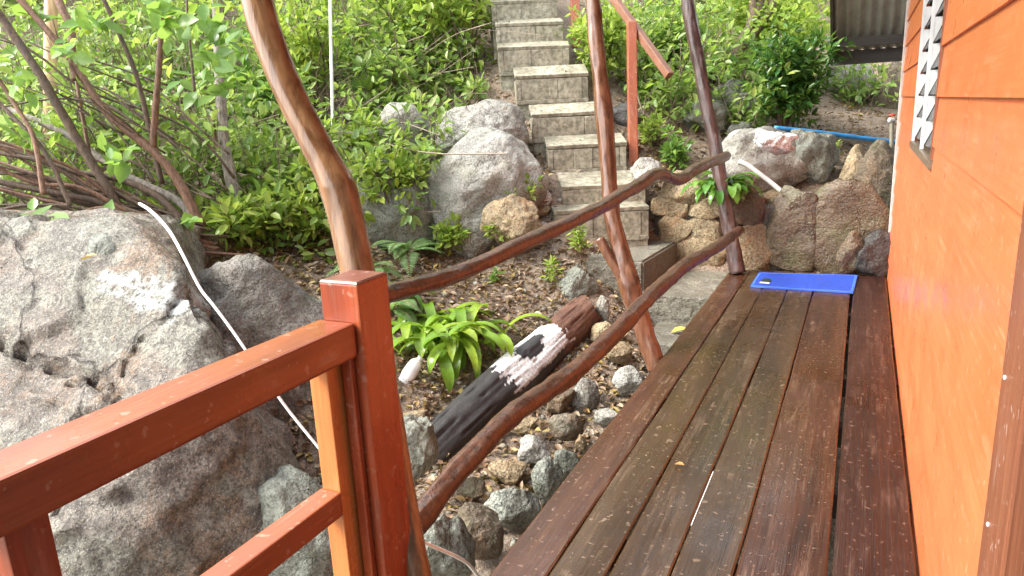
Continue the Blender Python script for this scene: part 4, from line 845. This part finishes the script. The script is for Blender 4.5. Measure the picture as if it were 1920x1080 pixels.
# sprawling bare-branched tree on the left
T_ = empty('sprawling_tree', P(375, 450, 5.35), 'sprawling fallen tree with a fan of bare brown branches above the huge boulder', 'tree')
BR = [([(-20, 0), (15, 50), (65, 125), (110, 200), (150, 270), (200, 350), (232, 402)], [15, 17], [4.9, 5.2], 'branch'), ([(25, -15), (95, 65), (135, 115), (195, 205), (240, 245), (295, 290), (340, 350), (378, 425)], [12, 18], [5.0, 5.35], 'branch_red'),
      ([(185, -20), (220, 55), (255, 140), (280, 240), (303, 345)], [8, 10], [5.0, 5.3], 'branch'), ([(305, -10), (303, 30), (300, 100), (292, 200), (286, 278)], [8, 13], [5.0, 5.25], 'branch_red'),
      ([(-20, 190), (40, 215), (130, 255), (220, 320), (280, 350), (340, 382), (378, 435)], [11, 16], [5.5, 5.4], 'bark_grey'), ([(-20, 262), (50, 290), (130, 320), (220, 335), (300, 372), (365, 445)], [10, 14], [5.1, 5.3], 'branch'),
      ([(-15, 130), (40, 215), (65, 265), (82, 365)], [8, 10], 4.8, 'branch_red'), ([(-15, 180), (45, 240), (90, 295), (132, 385)], [7, 9], 4.85, 'branch'), ([(-20, 338), (80, 358), (170, 375), (260, 402), (330, 442), (380, 480)], [10, 13], [4.9, 5.3], 'branch'),
      ([(-20, 305), (60, 342), (150, 352), (230, 392), (300, 435)], [7, 9], [4.8, 5.2], 'branch_red'), ([(98, -25), (118, 20), (134, 60), (135, 115), (140, 150)], [14, 12], 5.1, 'branch_red'), ([(-20, 68), (60, 95), (130, 150), (200, 185), (300, 215), (380, 260), (440, 335)], [5, 5], [5.2, 5.6], 'branch'),
      ([(-15, 322), (60, 330), (160, 362), (250, 372), (340, 412)], [6, 8], [5.0, 5.3], 'branch'), ([(-10, 395), (60, 385), (150, 390), (240, 425), (320, 445)], [6, 8], [4.75, 5.1], 'branch'), ([(135, 90), (150, 190), (168, 290)], [6, 8], 5.3, 'branch_red'), ([(350, -10), (352, 40), (360, 120), (365, 180)], [4, 6], 5.3, 'branch'),
      ([(-15, 205), (60, 190), (130, 185), (200, 200), (260, 235)], [4, 5], 5.2, 'branch'), ([(-10, 285), (90, 305), (190, 345), (290, 400), (350, 430), (420, 480)], [6, 9], [5.0, 5.4], 'branch'), ([(-20, 350), (70, 372), (190, 402), (300, 452), (360, 470), (470, 480)], [6, 6], [4.8, 5.3], 'branch_red')]
rg = np.random.RandomState(17)
for k in range(26):
    y0 = rg.uniform(245, 450); th0 = rg.uniform(4, 9); xm = rg.uniform(120, 220); x1 = rg.uniform(270, 430); y1 = min(478, 385 + (x1 - 270) * .45 + rg.uniform(-15, 25))
    BR.append(([(-25, y0), (xm * .5, y0 + (y1 - y0) * .2 + rg.uniform(-14, 14)), (xm, y0 + (y1 - y0) * .5 + rg.uniform(-16, 8)), ((xm + x1) / 2, y0 + (y1 - y0) * .78 + rg.uniform(-10, 10)), (x1, y1)], [th0 * .7, th0], [rg.uniform(4.75, 5.3), 5.3], ('branch', 'branch_red')[k % 2]))
for k in range(26):
    x0, y0 = rg.uniform(-20, 240), rg.uniform(60, 350); x1, y1 = x0 + rg.uniform(90, 260), y0 + rg.uniform(30, 170)
    BR.append(([(x0, y0), ((x0 + x1) / 2 + rg.uniform(-15, 15), (y0 + y1) / 2 + rg.uniform(-20, 10)), (min(x1, 430), min(y1, 470))], [2.2, 4.2], [rg.uniform(4.9, 5.6), 5.3], 'branch'))
for k, (pp, th, dp, mm) in enumerate(BR):
    V, F = pxtube(pp, th, dp, seg=10 if th[0] > 5 else 6, n=44 if th[0] > 5 else 14, rough=.14, seed=50 + k); mesh('branch', V, F, M[mm], T_, smooth=True)
cl = [(300, 15), (296, 30), (235, 12), (372, 35), (402, 62), (398, 112), (345, 150), (420, 78), (362, 95), (385, 20), (120, 108), (118, 75), (20, 115), (35, 165), (205, 295), (225, 290), (30, 250), (340, 400), (285, 8), (330, 60), (60, 20), (170, 40), (405, 160), (375, 130), (200, 400), (230, 435), (150, 20), (425, 30)]
C = A([P(x + dx, y + dy, rg.uniform(4.7, 5.1)) for x, y in cl for dx, dy in ((0, 0), (14, 12))]); k = rg.randint(2, 5, len(C)); idx = np.repeat(np.arange(len(C)), k); N = len(idx)
D = unit(rg.normal(size=(N, 3)) + RT * .2); L = rg.uniform(.09, .17, N); V, F = leaf_geo(C[idx] + rg.normal(size=(N, 3)) * .03, D, unit(rg.normal(size=(N, 3)) * .5 + A([0, -.4, .9])), L, L * .66, .1, .15)
mesh('foliage', V, F, M['leaf_broad'], T_)
# slim grey tree
T2 = empty('slim_tree', P(438, 370, 5.85), 'slim pale grey tree trunk standing in the green undergrowth', 'tree')
V, F = pxtube([(404, -60), (408, 40), (410, 120), (415, 200), (421, 270), (430, 320), (442, 372)], [17, 18, 20, 22], 5.85, seg=14, n=50, rough=.12, seed=7); mesh('trunk', V, F, M['bark_grey'], T2, smooth=True)
V, F = pxtube([(441, 350), (425, 320), (405, 265), (398, 215)], [10, 7], 5.85, seg=8, n=24, rough=.1, seed=8); mesh('limb', V, F, M['branch_red'], T2, smooth=True)
C = P(404, -60, 5.85) + rg.normal(size=(90, 3)) * A([.5, .5, .35]); V, F = clusters(C, unit(rg.normal(size=(90, 3))), rg, (4, 7), .1, .55); mesh('crown', V, F, M['leaf_yellow'], T2)
# gnarled stem right
T3 = empty('gnarled_tree', P(1370, 120, 8.3), 'gnarled brown tree stems leaning behind the far post', 'tree')
for k, pp in enumerate(([(1335, 150), (1370, 105), (1400, 60), (1420, 20), (1435, -40)], [(1365, 120), (1395, 75), (1412, 30), (1408, -30)], [(1300, 140), (1340, 122), (1385, 95), (1430, 40), (1460, -20)])):
    V, F = pxtube(pp, [20, 14], 8.3, seg=10, n=30, rough=.2, seed=80 + k); mesh('stem', V, F, M['branch'], T3, smooth=True)
C = P(1430, -60, 8.3) + rg.normal(size=(120, 3)) * A([.6, .5, .3]); V, F = clusters(C, unit(rg.normal(size=(120, 3))), rg, (4, 7), .1, .5); mesh('crown', V, F, M['leaf_yellow'], T3)

# ------------------------------------------------------------------ undergrowth that nobody could count
rg = np.random.RandomState(99)
so_ = P(*STEPS[0][0], STEPS[0][1])
def allowed(p):
    q = p - so_; al = q @ sdir; ac = q @ wdir
    ok = ~((ac > -.62 - .35 * (al < 1.0)) & (ac < 1.0) & (al > -1.5) & (al < 4.5))
    t2 = P(425, 300, 5.6); ok &= ((p[:, 0] - t2[0]) ** 2 + (p[:, 1] - t2[1]) ** 2) > .16
    ok &= ~((p[:, 0] > -1.0) & (p[:, 1] < 6.9)) & ~((p[:, 0] > -.8) & (p[:, 1] < 9.8))
    for c, a, b in BOULD:
        ok &= ((p[:, 0] - c[0]) ** 2 + (p[:, 1] - c[1]) ** 2) > (min(a, b) * .75) ** 2
    return ok
def scatter(n, u0, u1, w0, w1):
    u = rg.uniform(u0, u1, n); wv = rg.uniform(w0, w1, n); p = u[:, None] * RT + wv[:, None] * FW; return p
def bushes(p, hmin, hmax, per, spread, ll, ar, key):
    p = p[allowed(p)]; dens = fbm(np.c_[p[:, :2] * .8, p[:, :1] * 0], 31, 3); p = p[dens > -.22 + rg.uniform(-.3, .3, len(p))]
    n = len(p); z = tz(p[:, 0], p[:, 1]); nz = np.clip(fbm(np.c_[p[:, :2] * .7, p[:, :1] * 0], 37, 3) * .7 + .5, 0, 1)
    h = (hmin + (hmax - hmin) * nz) * rg.uniform(.45, 1.1, n); lean = rg.normal(size=(n, 2)) * .28 - FW[:2] * .15
    b = np.c_[p[:, :2], z - .03]; tip = b + np.c_[lean * h[:, None], h]
    k = rg.poisson(per, n) + 2; idx = np.repeat(np.arange(n), k); t = rg.uniform(.15, 1, len(idx)) ** .8
    bow = np.sin(t * np.pi)[:, None] * (rg.normal(size=(n, 3)) * .06)[idx]
    off = rg.normal(size=(len(idx), 3)) * spread * np.minimum(1, h[idx] * 1.6)[:, None]
    C = b[idx] * (1 - t[:, None]) + tip[idx] * t[:, None] + bow + off; C[:, 2] = np.maximum(C[:, 2], z[idx] + .02)
    out = unit(off + A([0, 0, .06]) - FW * .05); V, F = clusters(C, out, rg, (3, 6), ll, ar)
    sel = rg.choice(n, min(n, key), replace=False); return V, F, [(b[i], tip[i], rg.uniform(.003, .010)) for i in sel]
sets = [bushes(np.r_[scatter(1250, -6.5, .2, 6.3, 10.3), scatter(150, -6.0, -1.6, 5.7, 6.5)], .2, 1.5, 4, .14, .105, .5, 1750),
        bushes(scatter(520, .9, 5.0, 7.3, 10.5), .12, .75, 5, .11, .10, .5, 420), bushes(scatter(1600, -9, 8, 10, 17), .5, 2.0, 6, .22, .16, .52, 1100)]
def join(parts):
    VV, FF, nn = [], [], 0
    for V, F in parts: VV.append(V); FF.append(F + nn); nn += len(V)
    return np.concatenate(VV), np.concatenate(FF)
V, F = join([(a, b) for a, b, c in sets])
tag(mesh('undergrowth', V, F, M['leaf_mass'], origin=(0, 0, 0)), 'dense bright green undergrowth covering the hillside', 'undergrowth', kind='stuff')
sm = MB()
for a, b, c in sets:
    for p0, p1, r in c:
        md = (p0 + p1) / 2 + rg.normal(size=3) * .07; sm.tube(resample([p0, md, p1 + (p1 - p0) * .15], 6), np.linspace(r, r * .4, 6), seg=4, caps=False)
for k in range(1100):                                              # dead runners and fallen sticks
    p = scatter(1, -6.2, .4, 6.2, 10.2); 
    if not allowed(p)[0]: continue
    z0 = tz(p[:, 0], p[:, 1])[0]; a0 = A([p[0, 0], p[0, 1], z0 + rg.uniform(.02, .7)]); d0 = rg.normal(size=3) * A([.5, .5, .35]); sm.tube(resample([a0, a0 + d0 * .5 + rg.normal(size=3) * .05, a0 + d0], 6), rg.uniform(.002, .006), seg=4, caps=False)
sm.build('dry_twigs', M['twig'], None, origin=(0, 0, 0)); tag(bpy.data.objects['dry_twigs'], 'tangle of thin dry twigs in the undergrowth', 'twigs', kind='stuff')
# leaf litter
p = np.r_[scatter(17000, -2.4, 1.6, 3.2, 7.2), scatter(9000, -5, 4.5, 6.5, 10)]
p = p[~((p[:, 0] > -.98) & (p[:, 1] < 6.6))]; q = p - so_; al, ac = q @ sdir, q @ wdir; p = p[~((ac > .02) & (ac < .76) & (al > -.1) & (al < 4))]
N = len(p); z = tz(p[:, 0], p[:, 1]) + rg.uniform(.004, .03, N); D = rg.normal(size=(N, 3)) * A([1, 1, .25]); L = rg.uniform(.025, .075, N)
V, F = leaf_geo(np.c_[p[:, :2], z], D, unit(rg.normal(size=(N, 3)) * .4 + A([0, 0, 1])), L, L * rg.uniform(.35, .6, N), .35, -.1)
tag(mesh('leaf_litter', V, F, M['litter'], origin=(0, 0, 0)), 'brown and yellow fallen leaf litter on the bare soil', 'leaf litter', kind='stuff')
PT, ND = [], 60
for i in range(ND):
    (px, py), dep, fy, wd_, bh = STEPS[rg.randint(0, 8)]; o = P(px, py, dep); PT.append(o + wdir * (wd_ * rg.beta(.5, .5) * .94 + .02) + sdir * rg.uniform(.06, .24) + A([0, 0, .02 + rg.uniform(.0, .02)]))
D = rg.normal(size=(ND, 3)) * A([1, 1, .15]); L = rg.uniform(.02, .05, ND); V, F = leaf_geo(A(PT), D, unit(rg.normal(size=(ND, 3)) * .2 + A([0, 0, 1])), L, L * .5, .3, -.1)
tag(mesh('leaf_litter', V, F, M['litter'], origin=(0, 0, 0)), 'few dry leaves lying in the corners of the stair treads', 'leaf litter', kind='stuff')
m = MB(); m.box(-.4525, -.4495, 2.20, 2.60, -.02, -.003); m.build('gap_strip', M['white_hose'], D_)
# gravel between the stones
PV, PF, pn = [], [], 0; v0, f0 = ico(1); p = scatter(1500, -2.0, 1.4, 3.0, 7.4); p = p[~((p[:, 0] > -.98) & (p[:, 1] < 6.6))]; z = tz(p[:, 0], p[:, 1])
for i in range(len(p)):
    r = rg.uniform(.008, .035) * A([1, rg.uniform(.6, 1), rg.uniform(.4, .8)]); an = rg.uniform(0, 6.28); c_, s_ = math.cos(an), math.sin(an)
    PV.append((v0 * r * (1 + .25 * rg.normal(size=(len(v0), 1)))) @ A([[c_, s_, 0], [-s_, c_, 0], [0, 0, 1]]) + A([p[i, 0], p[i, 1], z[i] + .004])); PF.append(f0 + pn); pn += len(v0)
tag(mesh('gravel', np.concatenate(PV), np.concatenate(PF), M['gravel'], origin=(0, 0, 0)), 'loose pebbles and stone chips on the soil of the gully', 'gravel', kind='stuff')
# single fallen leaves
def one_leaf(p, d, L, mm, label):
    V, F = leaf_geo(A([p]), A([d], float), A([[.1, -.1, 1.0]]), A([L]), A([L * .6]), .3, -.15)
    tag(mesh('fallen_leaf', V, F, M[mm]), label, 'leaf')
one_leaf(on_z(1258, 624, -.262), (1, .4, .1), .13, 'yellow_leaf', 'yellow fallen leaf curled on the lower concrete step')
one_leaf(on_z(1265, 870, .005), (1, -.3, .05), .045, 'dead_leaf', 'single tan fallen leaf lying flat on the deck boards')
one_leaf(P(152, 488, 3.72), (.8, .3, .1), .10, 'dead_leaf', 'orange brown dead leaf caught on the huge boulder')
